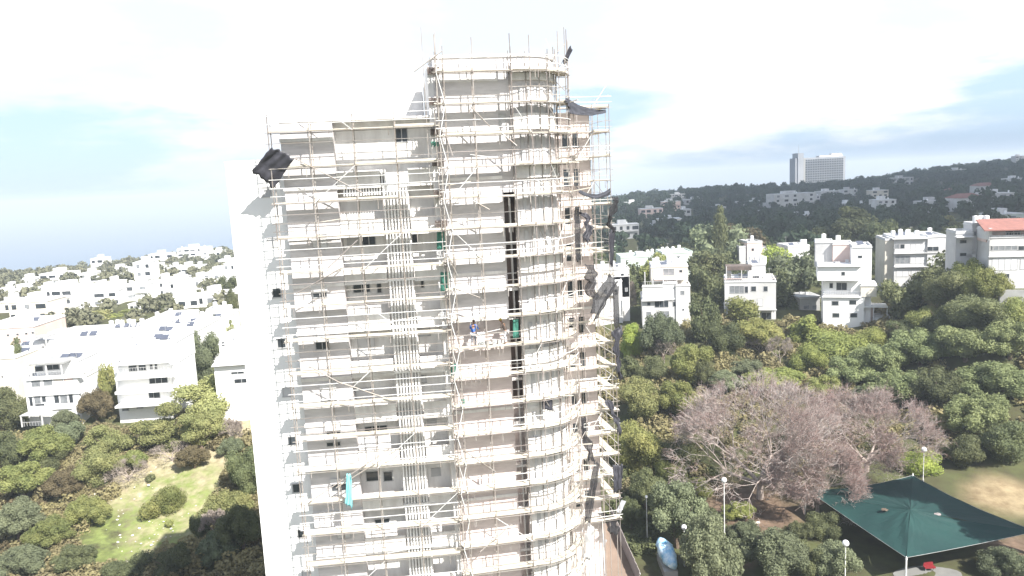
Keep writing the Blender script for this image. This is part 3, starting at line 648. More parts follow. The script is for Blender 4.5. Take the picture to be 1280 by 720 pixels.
def person(label, loc, face, shirt, trousers, hat, lean=.25, arms=((.28, .34, 1.12), (.30, .30, 1.05)), crouch=0.0):
    root = thing('person', label, 'person', loc); root.rotation_euler = (0, 0, face)
    hz_ = .93 - crouch; J = {}; E = []
    def tp(x, f, z): return (x, f, z)       # +y is forward
    ly_ = lambda z: math.sin(lean) * max(0, z - hz_)
    J['pel'] = ((0, -crouch * .3, hz_), (.15, .12)); J['wst'] = ((0, ly_(1.08) - crouch * .3, 1.08 - crouch), (.135, .10)); J['chs'] = ((0, ly_(1.32), 1.32 - crouch), (.165, .115))
    J['nkb'] = ((0, ly_(1.47), 1.47 - crouch), .062); J['nk'] = ((0, ly_(1.53) + .02, 1.53 - crouch), .055)
    J['hd'] = ((0, ly_(1.62) + .04, 1.63 - crouch), (.085, .10)); J['ht'] = ((0, ly_(1.7) + .05, 1.72 - crouch), (.07, .085)); J['nose'] = ((0, ly_(1.62) + .145, 1.61 - crouch), .012)
    E += [('pel', 'wst'), ('wst', 'chs'), ('chs', 'nkb'), ('nkb', 'nk'), ('nk', 'hd'), ('hd', 'ht'), ('hd', 'nose')]
    C1 = dict(J); 
    for sx, (ax, ay, az) in zip((-1, 1), arms):
        k = 'l' if sx < 0 else 'r'; cy = ly_(1.4)
        J[k + 'sh'] = ((sx * .19, cy, 1.42 - crouch), .058); el_ = (sx * (.25 + .02), cy + (ay - cy) * .35, 1.16 - crouch * .9); J[k + 'el'] = (el_, .042)
        wr_ = (sx * ax, ay, az - crouch); J[k + 'wr'] = (wr_, .028); pm = (sx * (ax - .01), ay + .07, az + .01 - crouch); J[k + 'pm'] = (pm, (.038, .02))
        E += [('chs', k + 'sh'), (k + 'sh', k + 'el'), (k + 'el', k + 'wr'), (k + 'wr', k + 'pm')]
        for fi in range(4):
            fx = pm[0] + (fi - 1.5) * .02; ln = (.06, .075, .07, .055)[fi]
            J[f'{k}f{fi}a'] = ((fx, pm[1] + .045, pm[2]), .0095); J[f'{k}f{fi}b'] = ((fx, pm[1] + .045 + ln * .6, pm[2] - .015), .0085); J[f'{k}f{fi}c'] = ((fx, pm[1] + .045 + ln * .8, pm[2] - .04), .007)
            E += [(k + 'pm', f'{k}f{fi}a'), (f'{k}f{fi}a', f'{k}f{fi}b'), (f'{k}f{fi}b', f'{k}f{fi}c')]
        J[k + 'th'] = ((pm[0] - sx * .045, pm[1] + .01, pm[2] - .01), .010); J[k + 'th2'] = ((pm[0] - sx * .055, pm[1] + .045, pm[2] - .02), .008); E += [(k + 'wr', k + 'th'), (k + 'th', k + 'th2')]
        kf = crouch * .8
        J[k + 'hip'] = ((sx * .09, -crouch * .3, hz_ - .06), .088); J[k + 'kn'] = ((sx * .12, .05 + kf, .50 - crouch * .1), .060); J[k + 'an'] = ((sx * .13, -.02, .09), .042); J[k + 'ft'] = ((sx * .15, .13, .035), (.045, .03))
        E += [('pel', k + 'hip'), (k + 'hip', k + 'kn'), (k + 'kn', k + 'an'), (k + 'an', k + 'ft')]
    skin('body', 'skin', J, E, 'pel', root)
    g_ = lambda k, f=1.16: (J[k][0], tuple(x * f for x in J[k][1]) if isinstance(J[k][1], tuple) else J[k][1] * f)
    S = {k: g_(k) for k in ('wst', 'chs', 'lsh', 'rsh', 'lel', 'rel')}; S['pel'] = (J['pel'][0], (.158, .128)); S['nkb'] = (J['nkb'][0], .068)
    for k in 'lr': S[k + 'm'] = (tuple((a + b_) / 2 for a, b_ in zip(J[k + 'el'][0], J[k + 'wr'][0])), .043)
    skin('shirt', shirt, S, [('pel', 'wst'), ('wst', 'chs'), ('chs', 'nkb'), ('chs', 'lsh'), ('chs', 'rsh'), ('lsh', 'lel'), ('rsh', 'rel'), ('lel', 'lm'), ('rel', 'rm')], 'pel', root)
    S = {k: g_(k, 1.2) for k in ('lhip', 'rhip', 'lkn', 'rkn', 'lan', 'ran')}; S['pel'] = (J['pel'][0], (.165, .135)); 
    skin('trousers', trousers, S, [('pel', 'lhip'), ('pel', 'rhip'), ('lhip', 'lkn'), ('rhip', 'rkn'), ('lkn', 'lan'), ('rkn', 'ran')], 'pel', root)
    for k in 'lr':
        mb = MB(); f = J[k + 'ft'][0]; mb.sphere((f[0] - .005, f[1] - .05, .05), .055, 8, 6, .8); o = link('boot', mb.mesh('boot', M['boot'])); o.parent = root; o.scale = (1, 1, 1)
    h = J['ht'][0]; mb = MB(); mb.sphere((h[0], h[1] - .02, h[2] - .03), .112 if hat != 'hair' else .104, 14, 9, .95)
    mb.f = [f for f in mb.f if min(mb.v[i][2] for i in f) > h[2] - .06]
    if hat != 'hair':
        mb.box8([(h[0] - .09, h[1] + .06, h[2] - .03), (h[0] + .09, h[1] + .06, h[2] - .03), (h[0] + .07, h[1] + .15, h[2] - .045), (h[0] - .07, h[1] + .15, h[2] - .045), (h[0] - .09, h[1] + .06, h[2] - .02), (h[0] + .09, h[1] + .06, h[2] - .02), (h[0] + .07, h[1] + .15, h[2] - .035), (h[0] - .07, h[1] + .15, h[2] - .035)])
    o = link('hard_hat' if hat != 'hair' else 'hair', mb.mesh('hat', M[hat])); o.parent = root
    ey = MB()
    for sx in (-1, 1): ey.sphere((h[0] + sx * .032, J['hd'][0][1] + .088, J['hd'][0][2] + .012), .012, 6, 5)
    o = link('eyes', ey.mesh('eyes', M['hair'])); o.parent = root
    return root
lw = min(range(len(LV_C)), key=lambda k: abs(LV_C[k] - FC.hit(600, 433)[1])); zW = LV_C[lw] + .1
s_, _ = FC.hit(592, 425, -.45); p = FC(s_, -.42, zW)
person('worker in a bright blue shirt leaning towards the wall on the scaffold deck', p, R(-12), 'shirt_blue', 'trouser_grey', 'hair', .3, ((.26, .46, 1.22), (.30, .5, 1.1)))
s_, _ = FC.hit(633, 425, -.45); p = FC(s_, -.5, zW)
person('worker in dark clothes and a yellow hard hat on the scaffold deck', p, R(75), 'shirt_dark', 'trouser_pale', 'hat_yellow', .38, ((.2, .42, 1.05), (.24, .45, 1.0)), .06)
def bucket(label, s, o, m, r=.15, h=.32):
    loc = FC(s, o, zW); t = thing('bucket', label, 'bucket', loc, 'buckets on the workers deck'); mb = MB(); mb.tube(loc, loc + Vector((0, 0, h)), r * .82, r, 14); mb.build('pail', M[m], t)
    mb = MB(); pts = [loc + Vector((r * math.cos(a), 0, h + .12 * math.sin(a))) for a in np.linspace(0, math.pi, 8)]; mb.path(pts, [.006] * 8, 4); mb.build('handle', M['steel'], t)
for px, o, m, lb in ((603, -.3, 'tank', 'white plaster bucket just right of the worker in blue'), (609, -.5, 'steel', 'dark bucket between the two workers'), (618, -.28, 'tank', 'white bucket left of the worker in the hard hat'), (624, -.55, 'house_grey', 'grey bucket beside the feet of the worker in the hard hat'), (585, -.35, 'house_grey', 'grey bucket at the feet of the worker in blue')):
    bucket(lb, FC.hit(px, 428, o)[0], o, m, .16 if m == 'tank' else .14, .38 if px == 618 else .3)
o = cloth('dust_sheet', 'white plastic dust sheet over the guard rail between the workers', 'sheet', 'white', [FC(FC.hit(597, 420)[0], -.05, zW + 1.0), FC(FC.hit(606, 420)[0], -.05, zW + 1.0), FC(FC.hit(606, 420)[0], -.1, zW + .1), FC(FC.hit(597, 420)[0], -.1, zW + .12)], 0, .05, 8, 8, seed=40)
#@@NEXT
# ================================================================== HOUSES
FOOT = []                                               # (x, y, radius) kept clear of scattered greenery
def hz0(fr, s0, s1, o0, o1):
    return min(H(*fr(a, b, 0).xy) for a in (s0, s1) for b in (o0, o1)) - 1.2
def tank(mb_parent, x, y, z, r=.32, h=1.0):
    mb = MB(); mb.tube((x, y, z), (x, y, z + h), r, n=10); mb.tube((x, y, z + h), (x, y, z + h + .08), r * .6, r * .3, 10)
    return mb.build('water_tank', M['tank'], mb_parent)
def solar(parent, x, y, z, w=1.4, d=1.0, tilt=.6):
    mb = MB(); mb.box8([(x - w / 2, y - d / 2, z + .15), (x + w / 2, y - d / 2, z + .15), (x + w / 2, y + d / 2, z + .15 + tilt), (x - w / 2, y + d / 2, z + .15 + tilt),
                        (x - w / 2, y - d / 2, z + .23), (x + w / 2, y - d / 2, z + .23), (x + w / 2, y + d / 2, z + .23 + tilt), (x - w / 2, y + d / 2, z + .23 + tilt)])
    return mb.build('solar_panel', M['solar'], parent)
def house(name, label, y, px0, px1, pyb, yaw=0, blocks=(), wins=(), slabs=(), tanks=(), solars=(), posts=(), rails=(), cat='house', group=None):
    x0 = P(px0, pyb, y).x; L0 = (px1 - px0) * y / FPX
    fr = Frame((x0, y), (x0 + L0 * math.cos(yaw), y + L0 * math.sin(yaw)))
    c = fr(L0 / 2, -4, 0); root = thing(name, label, cat, (c.x, c.y, H(c.x, c.y)), group)
    FOOT.append((c.x, c.y, L0 * .55 + 2)); roofs = []; k = y / FPX
    for bl in blocks:                                   # px0, px1, top, bottom (None = ground), o front, depth, material
        a, b_, t_, bo, o, d, m = bl; pm = (a + b_) / 2; pyr = (t_ + (bo or pyb)) / 2
        s0 = fr.hit(a, pyr, o)[0]; s1 = fr.hit(b_, pyr, o)[0]; zt = fr.hit(pm, t_, o)[1]; zb = hz0(fr, s0, s1, o, o - d) if bo is None else fr.hit(pm, bo, o)[1]
        mb = MB(); mb.fbox(fr, s0, s1, o - d, o, zb, zt); wl = mb.build('wall', M[m], root)
        mb = MB(); e = .12; mb.fbox(fr, s0 - e, s1 + e, o - d - e, o + e, zt - .14, zt + .02)
        mb.fbox(fr, s0 + .02, s0 + .2, o - d, o, zt + .02, zt + .4); mb.fbox(fr, s1 - .2, s1 - .02, o - d, o, zt + .02, zt + .4); mb.fbox(fr, s0 + .2, s1 - .2, o - .2, o - .02, zt + .02, zt + .38); mb.fbox(fr, s0 + .2, s1 - .2, o - d + .02, o - d + .2, zt + .02, zt + .38)
        roofs.append((mb.build('roof', M['roof_flat'] if m != 'roof_green' else M['roof_green'], root), zt + .02, fr, s0, s1, o, d))
        cc = fr((s0 + s1) / 2, o - d / 2, 0); FOOT.append((cc.x, cc.y, max(s1 - s0, d) * .55 + 1))
    for wi in wins:                                     # cx, cy, w, h (pixels), o, kind
        cx, cy, w_, h_, o, kd = wi; s, z = fr.hit(cx, cy, o); w_ *= k; h_ *= k; f = .07
        mb = MB(); mb.fbox(fr, s - w_ / 2 - f, s + w_ / 2 + f, o - .05, o + .06, z - h_ / 2 - f, z - h_ / 2); mb.fbox(fr, s - w_ / 2 - f, s + w_ / 2 + f, o - .05, o + .06, z + h_ / 2, z + h_ / 2 + f)
        np_ = max(1, int(round(w_ / 1.1)))
        for i in range(np_ + 1): q_ = s - w_ / 2 + w_ * i / np_; mb.fbox(fr, q_ - f / 2, q_ + f / 2, o - .05, o + .055, z - h_ / 2, z + h_ / 2)
        wd = mb.build('window', M['frame'], root); mb = MB(); mb.fbox(fr, s - w_ / 2, s + w_ / 2, o - .04, o + .02, z - h_ / 2, z + h_ / 2); mb.build('pane', M[kd], wd)
    for sl in slabs:                                    # px0, px1, py, thick px, o0, o1, material, name
        a, b_, py, th, o0, o1, m, nm = sl; s0 = fr.hit(a, py, o1)[0]; s1 = fr.hit(b_, py, o1)[0]; z = fr.hit((a + b_) / 2, py, o1)[1]
        mb = MB(); mb.fbox(fr, s0, s1, o0, o1, z - th * k, z); mb.build(nm, M[m], root)
    for po in posts:                                    # px, top, bottom, o
        a, t_, bo, o = po; s, z = fr.hit(a, t_, o); z2 = fr.hit(a, bo, o)[1]; mb = MB(); mb.fbox(fr, s - .09, s + .09, o - .09, o + .09, z2, z); mb.build('post', M['house'], root)
    for ra in rails:
        a, b_, t_, bo, o = ra; s0 = fr.hit(a, bo, o)[0]; s1 = fr.hit(b_, bo, o)[0]; z1_ = fr.hit(a, t_, o)[1]; z0_ = fr.hit(a, bo, o)[1]; mb = MB(); mb.fbox(fr, s0, s1, o - .03, o + .03, z1_ - .06, z1_)
        n = max(2, int((s1 - s0) / .45))
        for i in range(n + 1): q_ = s0 + (s1 - s0) * i / n; mb.fbox(fr, q_ - .02, q_ + .02, o - .02, o + .02, z0_, z1_ - .06)
        mb.build('railing', M['rail'], root)
    for (bi, fs, fd) in tanks:
        rf, zt, f_, s0, s1, o, d = roofs[bi]; p = f_(s0 + (s1 - s0) * fs, o - d * fd, zt); tank(rf, p.x, p.y, zt, .48, 1.6)
    for (bi, fs, fd) in solars:
        rf, zt, f_, s0, s1, o, d = roofs[bi]; p = f_(s0 + (s1 - s0) * fs, o - d * fd, zt); solar(rf, p.x, p.y, zt)
    rq = random.Random(int(px0 * 3 + y))
    for (rf, zt, f_, s0, s1, o, d) in roofs:
        if s1 - s0 < 4 or d < 4: continue
        for i in range(2):
            a = rq.uniform(s0 + .8, s1 - 1.8); b2 = o - d * rq.uniform(.2, .8); mb = MB(); w2, h2 = rq.uniform(.5, .9), rq.uniform(.5, .9)
            mb.fbox(f_, a, a + w2, b2 - .6, b2, zt, zt + h2); mb.build('air_conditioner', M['house_grey'], rf)
        a = rq.uniform(s0 + .8, s1 - .8); b2 = o - d * rq.uniform(.2, .8); mb = MB(); p = f_(a, b2, zt); mb.tube(p, p + Vector((0, 0, 2.4)), .03, n=4); mb.tube(p + Vector((-.5, 0, 2.2)), p + Vector((.5, 0, 2.2)), .025, n=4); mb.build('aerial', M['steel'], rf)
    return root, fr
G = 'glass'
house('villa', 'white stepped house with orange pergola on its terrace, right of the tower', 165, 803, 863, 411, R(-8),
  [(803, 846, 374, None, 0, 10, 'house'), (829, 846, 354, 378, .0, 9, 'house'), (845, 863, 357, None, .3, 10, 'house'), (803, 829, 358, 374, .5, .25, 'house'), (814, 860, 333, 354, -3.5, 8, 'house_cream')],
  [(811, 380, 4, 4, 0, G), (827, 380, 17, 8, 0, G), (843, 380, 4, 6, 0, G), (811, 393, 6, 6, 0, 'dimglass'), (831, 393, 11, 8, 0, 'dimglass'), (853, 366, 5, 5, .3, 'dimglass'), (836, 340, 14, 8, -3.5, 'dimglass'), (851, 339, 4, 3, -3.5, G), (820, 341, 8, 6, -3.5, 'house_pink'), (854, 387, 2, 2, .3, G)],
  [(802, 830, 374.5, 2, 0, .8, 'house', 'balcony'), (818, 858, 349, 1, -3.4, -.5, 'house_pink', 'pergola_beam')], [(4, .1, .3), (4, .2, .6), (4, .5, .4), (4, .72, .2), (4, .8, .2), (4, .9, .2), (4, .65, .7)], [(4, .35, .3), (4, .5, .6)],
  [(806, 340, 358, -.5), (816, 345, 357, -.6), (829, 346, 356, -.6), (846, 346, 357, -.6)], [(804, 828, 352, 358, .4), (832, 860, 350, 355, -.3)])
house('villa', 'white house with dark pergola on its roof terrace, behind a round green tree', 165, 906, 970, 397, R(-15),
  [(906, 970, 352, 388, 0, 10, 'house'), (906, 948, 387, None, 0, 10, 'house'), (948, 970, 387, None, -2.5, 7, 'house_grey'), (935, 957, 331, 353, -4, 6, 'house_grey'), (908, 914, 341, 353, -4, 1, 'house_cream')],
  [(921, 362, 17, 9, 0, 'dimglass'), (933, 362, 4, 8, 0, G), (942, 361, 6, 6, 0, G), (957, 361, 5, 6, 0, G), (950, 378, 6, 9, 0, 'shutter'), (958, 395, 12, 8, -2.5, G), (945, 347, 8, 5, -4, G)],
  [(907, 940, 333, 5, -5, -.6, 'dark', 'pergola_roof'), (905, 970, 348, .8, -.1, .15, 'house_pink', 'cornice')], [(3, .2, .5), (3, .5, .4), (3, .8, .6), (3, .95, .3)], [(3, .4, .2)],
  [(908, 333, 352, -.4), (927, 338, 352, -.5), (940, 334, 352, -.5), (967, 388, 399, -.4), (949, 388, 399, -.3)], [(906, 940, 346, 352, 0), (940, 970, 345, 350, 0)])
house('villa', 'bright white four-storey house with a terrace pergola on its right', 158, 1024, 1090, 407, R(-20),
  [(1029, 1080, 370, None, 0, 9, 'white'), (1029, 1076, 351, 372, -1.6, 8, 'white'), (1022, 1076, 333, 351, .4, 9, 'white'), (1064, 1089, 309, None, -1.0, 8, 'white'), (1019, 1041, 303, 334, -7, 5, 'house_grey'), (1041, 1065, 305, 334, -6, 5, 'house_pink'), (1076, 1096, 357, 371, .2, 5, 'house_cream'), (1080, 1092, 384, None, -2, 5, 'house_pink'), (1092, 1113, 399, None, 0, 5, 'house_cream')],
  [(1044, 379, 8, 5, 0, G), (1066, 378, 8, 5, 0, G), (1045, 394, 8, 5, 0, G), (1067, 394, 8, 5, 0, G), (1039, 357, 4, 6, -1.6, G), (1052, 358, 12, 9, -1.6, G), (1069, 357, 4, 5, -1.6, 'dimglass'), (1054, 342, 4, 4, .4, G), (1075, 321, 5, 3, -1, G)],
  [(1022, 1077, 332, 1.5, -5, .9, 'white', 'roof_slab'), (1028, 1077, 370.5, 1.5, -1.5, .4, 'white', 'balcony'), (1080, 1110, 383, 1.5, -4, .2, 'white', 'pergola_roof')], [(4, .5, .5), (5, .3, .5)], [(3, .5, .6)],
  [(1092, 384, 400, 0), (1109, 384, 400, 0), (1081, 370, 384, 0)], [(1028, 1076, 364, 370, .3), (1093, 1112, 395, 399, .1), (1026, 1045, 327, 332, .4)])
house('apartment_house', 'white three-storey flats with roller shutters and white tanks on the roof', 178, 1108, 1181, 352, R(-14),
  [(1118, 1159, 298, None, 0, 12, 'house'), (1159, 1182, 296, None, .4, 12, 'house'), (1106, 1120, 300, None, -1, 10, 'house_cream')],
  [(1121, 308, 6, 5, 0, 'dimglass'), (1128, 308, 5, 5, 0, G), (1148, 309, 18, 8, 0, 'shutter'), (1166, 311, 13, 5, .4, G), (1128, 325, 17, 9, 0, 'dimglass'), (1148, 325, 18, 8, 0, 'shutter'), (1169, 325, 18, 7, .4, 'shutter'), (1170, 316, 18, 1.5, .4, 'dimglass'), (1128, 342, 14, 7, 0, 'shutter'), (1148, 341, 16, 7, 0, 'shutter'), (1169, 340, 16, 6, .4, G)],
  [(1116, 1160, 297.5, 1.5, -6, .7, 'house', 'roof_slab'), (1118, 1183, 316, .9, -1, .6, 'house', 'floor_slab'), (1118, 1183, 333, .9, -1, .6, 'house', 'floor_slab')], [(0, .05, .3), (0, .25, .2), (0, .5, .3), (0, .6, .5), (0, .75, .2), (1, .5, .5), (0, .4, .6)], [(0, .3, .6), (0, .6, .7), (1, .3, .3)], [], [])
r5, f5 = house('apartment_house', 'large white house with red tiled roof at the right edge', 137, 1236, 1300, 358, R(-14),
  [(1214, 1237, 281, None, -6.5, 5, 'house_grey'), (1236, 1310, 296, None, 0, 7, 'house'), (1236, 1240, 288, 300, 0, 6, 'house'), (1194, 1215, 291, None, -6, 6, 'house_grey')],
  [(1262, 292, 9, 6, -1.2, G), (1271, 292, 8, 7, -1.2, G), (1256, 310, 28, 5, 0, 'dimglass'), (1240, 310, 3, 5, 0, G), (1256, 330, 28, 14, 0, 'shutter'), (1256, 345, 10, 5, 0, G), (1223, 308, 3, 4, -6.5, 'dimglass'), (1224, 326, 8, 6, -6.5, G), (1219, 292, 3, 5, -6.5, 'dimglass'), (1284, 310, 20, 5, 0, G), (1288, 330, 22, 12, 0, 'shutter'), (1204, 302, 8, 4, -6, G), (1204, 318, 8, 4, -6, G)],
  [(1196, 1218, 296, 1.2, -6, -4.5, 'house', 'balcony'), (1205, 1220, 312, 1.2, -9, -6, 'house', 'balcony'), (1206, 1220, 318, 4, -6.1, -6, 'house', 'balcony'), (1236, 1310, 320, 1, -.1, .3, 'house', 'floor_slab')], [(0, .25, .2), (0, .6, .3), (0, .85, .2)], [], [(1237, 288, 298, -.2)], [(1240, 1300, 291, 296, -.1)])
s0, zr = f5.hit(1230, 289, .6); s1 = f5.hit(1312, 289, .6)[0]; mb = MB()
A = [f5(s0, .8, zr), f5(s1, .8, zr), f5(s1, -6.5, zr + 1.5), f5(s0 + .8, -6.5, zr + 1.5)]
mb.box8(A + [p + Vector((0, 0, .18)) for p in A]); mb.build('tiled_roof', M['tile'], r5)
mb = MB(); mb.fbox(f5, s0 + 1, s1, -6, -1.25, zr - 2.2, zr + .05); mb.build('wall', M['house_pink'], r5)
house('villa', 'white house half hidden behind the black netting at the tower edge', 172, 750, 787, 400, 0,
  [(742, 787, 337, 372, 0, 9, 'house'), (740, 778, 352, None, 1.2, 8, 'house'), (768, 787, 345, None, 0, 6, 'house')], [(778, 344, 4, 4, 0, G), (762, 344, 4, 4, 0, G), (770, 365, 4, 6, 1.2, G), (757, 365, 4, 6, 1.2, G), (783, 362, 3, 4, 0, 'dimglass')], [], [(0, .6, .3), (0, .9, .3), (0, .3, .3)], [(0, .7, .6)])
house('villa', 'low pale green flat roof with white tanks, left of the lime treetop', 225, 776, 824, 330, 0, [(776, 824, 321, None, 0, 10, 'roof_green'), (796, 806, 317, 322, -2, 4, 'house')], [], [], [(0, .3, .3), (0, .75, .3), (0, .9, .5)], [], cat='house')
house('villa', 'pale green flat-roofed block with a row of white tanks', 220, 828, 866, 330, 0, [(828, 866, 316, None, 0, 10, 'roof_green')], [(848, 322, 4, 3, 0, G), (837, 323, 4, 3, 0, G)], [], [(0, .05, .2), (0, .2, .2), (0, .4, .2), (0, .7, .6)], [(0, .5, .6)])
house('villa', 'long low grey building with a boxy pink stair head on top', 222, 924, 960, 322, 0, [(924, 935, 309, None, 0, 8, 'house_grey'), (952, 962, 311, None, 0, 8, 'house_grey'), (934, 953, 303, None, .4, 8, 'house_pink')], [(941, 312, 3, 3, .4, G)], [], [(2, .6, .5)], [])
house('villa', 'low white flat roof between the bright treetop and the olive-brown tree', 215, 985, 1012, 322, 0, [(985, 1012, 308, None, 0, 9, 'house')], [], [], [(0, .8, .3), (0, .95, .3)], [(0, .3, .3)])
house('shed', 'dark low shed beside the bright white four-storey house', 172, 1002, 1024, 396, 0, [(1000, 1025, 372, None, 0, 6, 'steel')], [(1008, 384, 8, 5, 0, 'dimglass'), (1018, 384, 6, 5, 0, 'dimglass')], [(998, 1027, 371, 1, -6, 1, 'steel', 'roof_slab')], [], [], cat='shed')
# left side
house('apartment_house', 'white flats with a glazed penthouse pergola and glazed balconies, lower left', 130, 33, 100, 528, R(3),
  [(33, 100, 472, None, 0, 9, 'white'), (45, 100, 452, 474, -2.2, 7, 'white'), (90, 112, 470, None, -3, 6, 'white')],
  [(45, 479, 11, 9, 0, 'dimglass'), (60, 478, 11, 8, 0, 'dimglass'), (73, 477, 11, 8, 0, 'house_cream'), (86, 476, 11, 9, 0, 'house_pink'), (39, 502, 4, 11, 0, G), (47, 500, 8, 10, 0, 'dimglass'), (55, 499, 5, 7, 0, G), (71, 499, 6, 10, 0, G), (80, 499, 9, 10, 0, 'dimglass'), (89, 498, 5, 11, 0, G), (49, 461, 10, 6, -2.15, G), (66, 459, 16, 6, -2.15, G), (50, 506, 12, 2.5, 0, G)],
  [(36, 80, 454, 2, -6, .3, 'steel', 'pergola_roof'), (32, 101, 472.5, 1.5, -1, .4, 'white', 'balcony'), (34, 100, 489, 5, -.1, .35, 'white', 'balcony'), (36, 90, 511, 1.2, -.1, .3, 'white', 'balcony')], [(1, .5, .6), (1, .6, .7)], [(1, .55, .3), (1, .7, .35), (1, .85, .3)],
  [(37, 456, 472, .1), (57, 455, 471, .1), (76, 454, 470, .1)], [(34, 78, 466, 472, .2)])
house('pergola', 'small flat garden shelter on posts in front of the flats, lower left', 126, 26, 55, 534, 0, [], [], [(24, 54, 519, 1, -3, 0, 'house_grey', 'roof_slab')], [], [], [(26, 520, 534, -.1), (52, 519, 534, -.1), (29, 520, 533, -2.9), (50, 519, 533, -2.9)], [(27, 52, 528, 533, -.1)], cat='shelter')
house('apartment_house', 'white four-storey flats with a tiled sequence of terraces, centre left', 128, 143, 213, 526, R(4),
  [(146, 213, 455, None, -1.5, 8, 'white'), (150, 190, 438, 456, -3, 8, 'white'), (186, 222, 428, 456, -4.5, 9, 'white'), (200, 228, 452, None, -3, 8, 'white')],
  [(166, 460, 10, 8, -1.5, G), (178, 459, 9, 8, -1.5, G), (189, 457, 3, 9, -1.5, G), (195, 457, 3, 9, -1.5, G), (198, 475, 23, 8, -1.5, G), (189, 493, 6, 9, -1.5, G), (196, 493, 8, 9, -1.5, G), (208, 488, 8, 3, -1.5, G), (157, 512, 8, 2.5, -.2, 'dimglass'), (175, 509, 8, 2.5, -.2, 'dimglass')],
  [(143, 215, 470, 3.5, -2, .2, 'white', 'balcony'), (143, 215, 488, 3.5, -2, .2, 'white', 'balcony'), (143, 214, 506, 2.5, -2, .8, 'white', 'balcony'), (145, 213, 454, 1.5, -2, .2, 'white', 'roof_slab')], [(1, .3, .6), (2, .7, .3)], [(2, .1, .4), (2, .4, .3)],
  [(146, 455, 470, .1), (145, 472, 488, .1)], [(146, 214, 461, 467, .1)])
f_ = house('white_house', 'white house with slanting roof line just left of the tower', 128, 268, 330, 476, R(6),
  [(268, 335, 456, None, 0, 12, 'white'), (275, 335, 428, 458, -4, 8, 'white')], [(297, 466, 16, 2.5, 0, G), (302, 476, 18, 5, 0, G), (279, 430, 4, 5, -4, G)], [(264, 335, 455, 1.2, -3, .9, 'white', 'roof_slab')], [(1, .3, .3)], [(1, .5, .5)])
house('white_house', 'broad white flat roof with dark solar panels behind the glazed-balcony flats', 152, 45, 165, 470, R(2), [(45, 165, 425, None, 0, 16, 'white'), (60, 100, 417, 426, -7, 5, 'white')], [], [], [(0, .5, .8), (0, .55, .85), (0, .62, .8), (0, .68, .86), (0, .75, .8), (0, .83, .85)], [(0, .4, .3), (0, .5, .3), (0, .58, .8), (0, .66, .8), (0, .75, .8)])
house('white_house', 'white flat roof with tilted solar panels behind the terraced flats', 148, 172, 242, 470, R(3), [(172, 242, 419, None, 0, 18, 'white'), (205, 238, 407, 420, -9, 6, 'white')], [(208, 414, 4, 2, -9, G)], [], [(0, .3, .7), (0, .6, .6), (1, .5, .5)], [(0, .3, .3), (0, .45, .25), (0, .7, .5), (1, .4, .5), (0, .6, .75)])
house('white_house', 'pale pinkish building with small square windows at the left edge', 172, -30, 46, 440, R(3), [(-30, 44, 410, None, 0, 14, 'house_pink')], [(10, 419, 3, 2, 0, G), (22, 418, 3, 2, 0, G), (33, 417, 3, 2, 0, G), (41, 416, 3, 2, 0, G)], [], [(0, .6, .3), (0, .8, .3)], [(0, .7, .6)])
house('white_house', 'cream white house with open roof frame at the left edge', 142, -20, 50, 500, R(2), [(-20, 22, 448, None, 0, 12, 'house_cream'), (20, 56, 434, None, -8, 8, 'white')], [(3, 471, 2, 2, 0, G), (54, 434, 2, 3, -8, G)], [(38, 58, 422, 1, -12, -8, 'steel', 'pergola_beam')], [(0, .4, .2), (0, .6, .3)], [(0, .7, .4), (0, .9, .4), (1, .3, .2)], [(39, 423, 436, -8), (57, 422, 434, -8)])
house('white_house', 'white house top with scattered roof boxes between the dark trees and the tower', 175, 238, 288, 440, R(4), [(240, 280, 401, None, 0, 14, 'white'), (258, 282, 388, 402, -6, 6, 'white')], [(250, 406, 5, 3, 0, G), (268, 394, 4, 3, -6, G)], [], [(1, .3, .5), (1, .8, .5), (0, .2, .3)], [(0, .5, .5), (0, .7, .3)])
house('white_house', 'white flat-roofed house below the big dark green tree', 172, 178, 222, 420, R(2), [(180, 222, 402, None, 0, 14, 'white')], [], [], [(0, .2, .3), (0, .5, .3), (0, .4, .6)], [(0, .7, .5)])

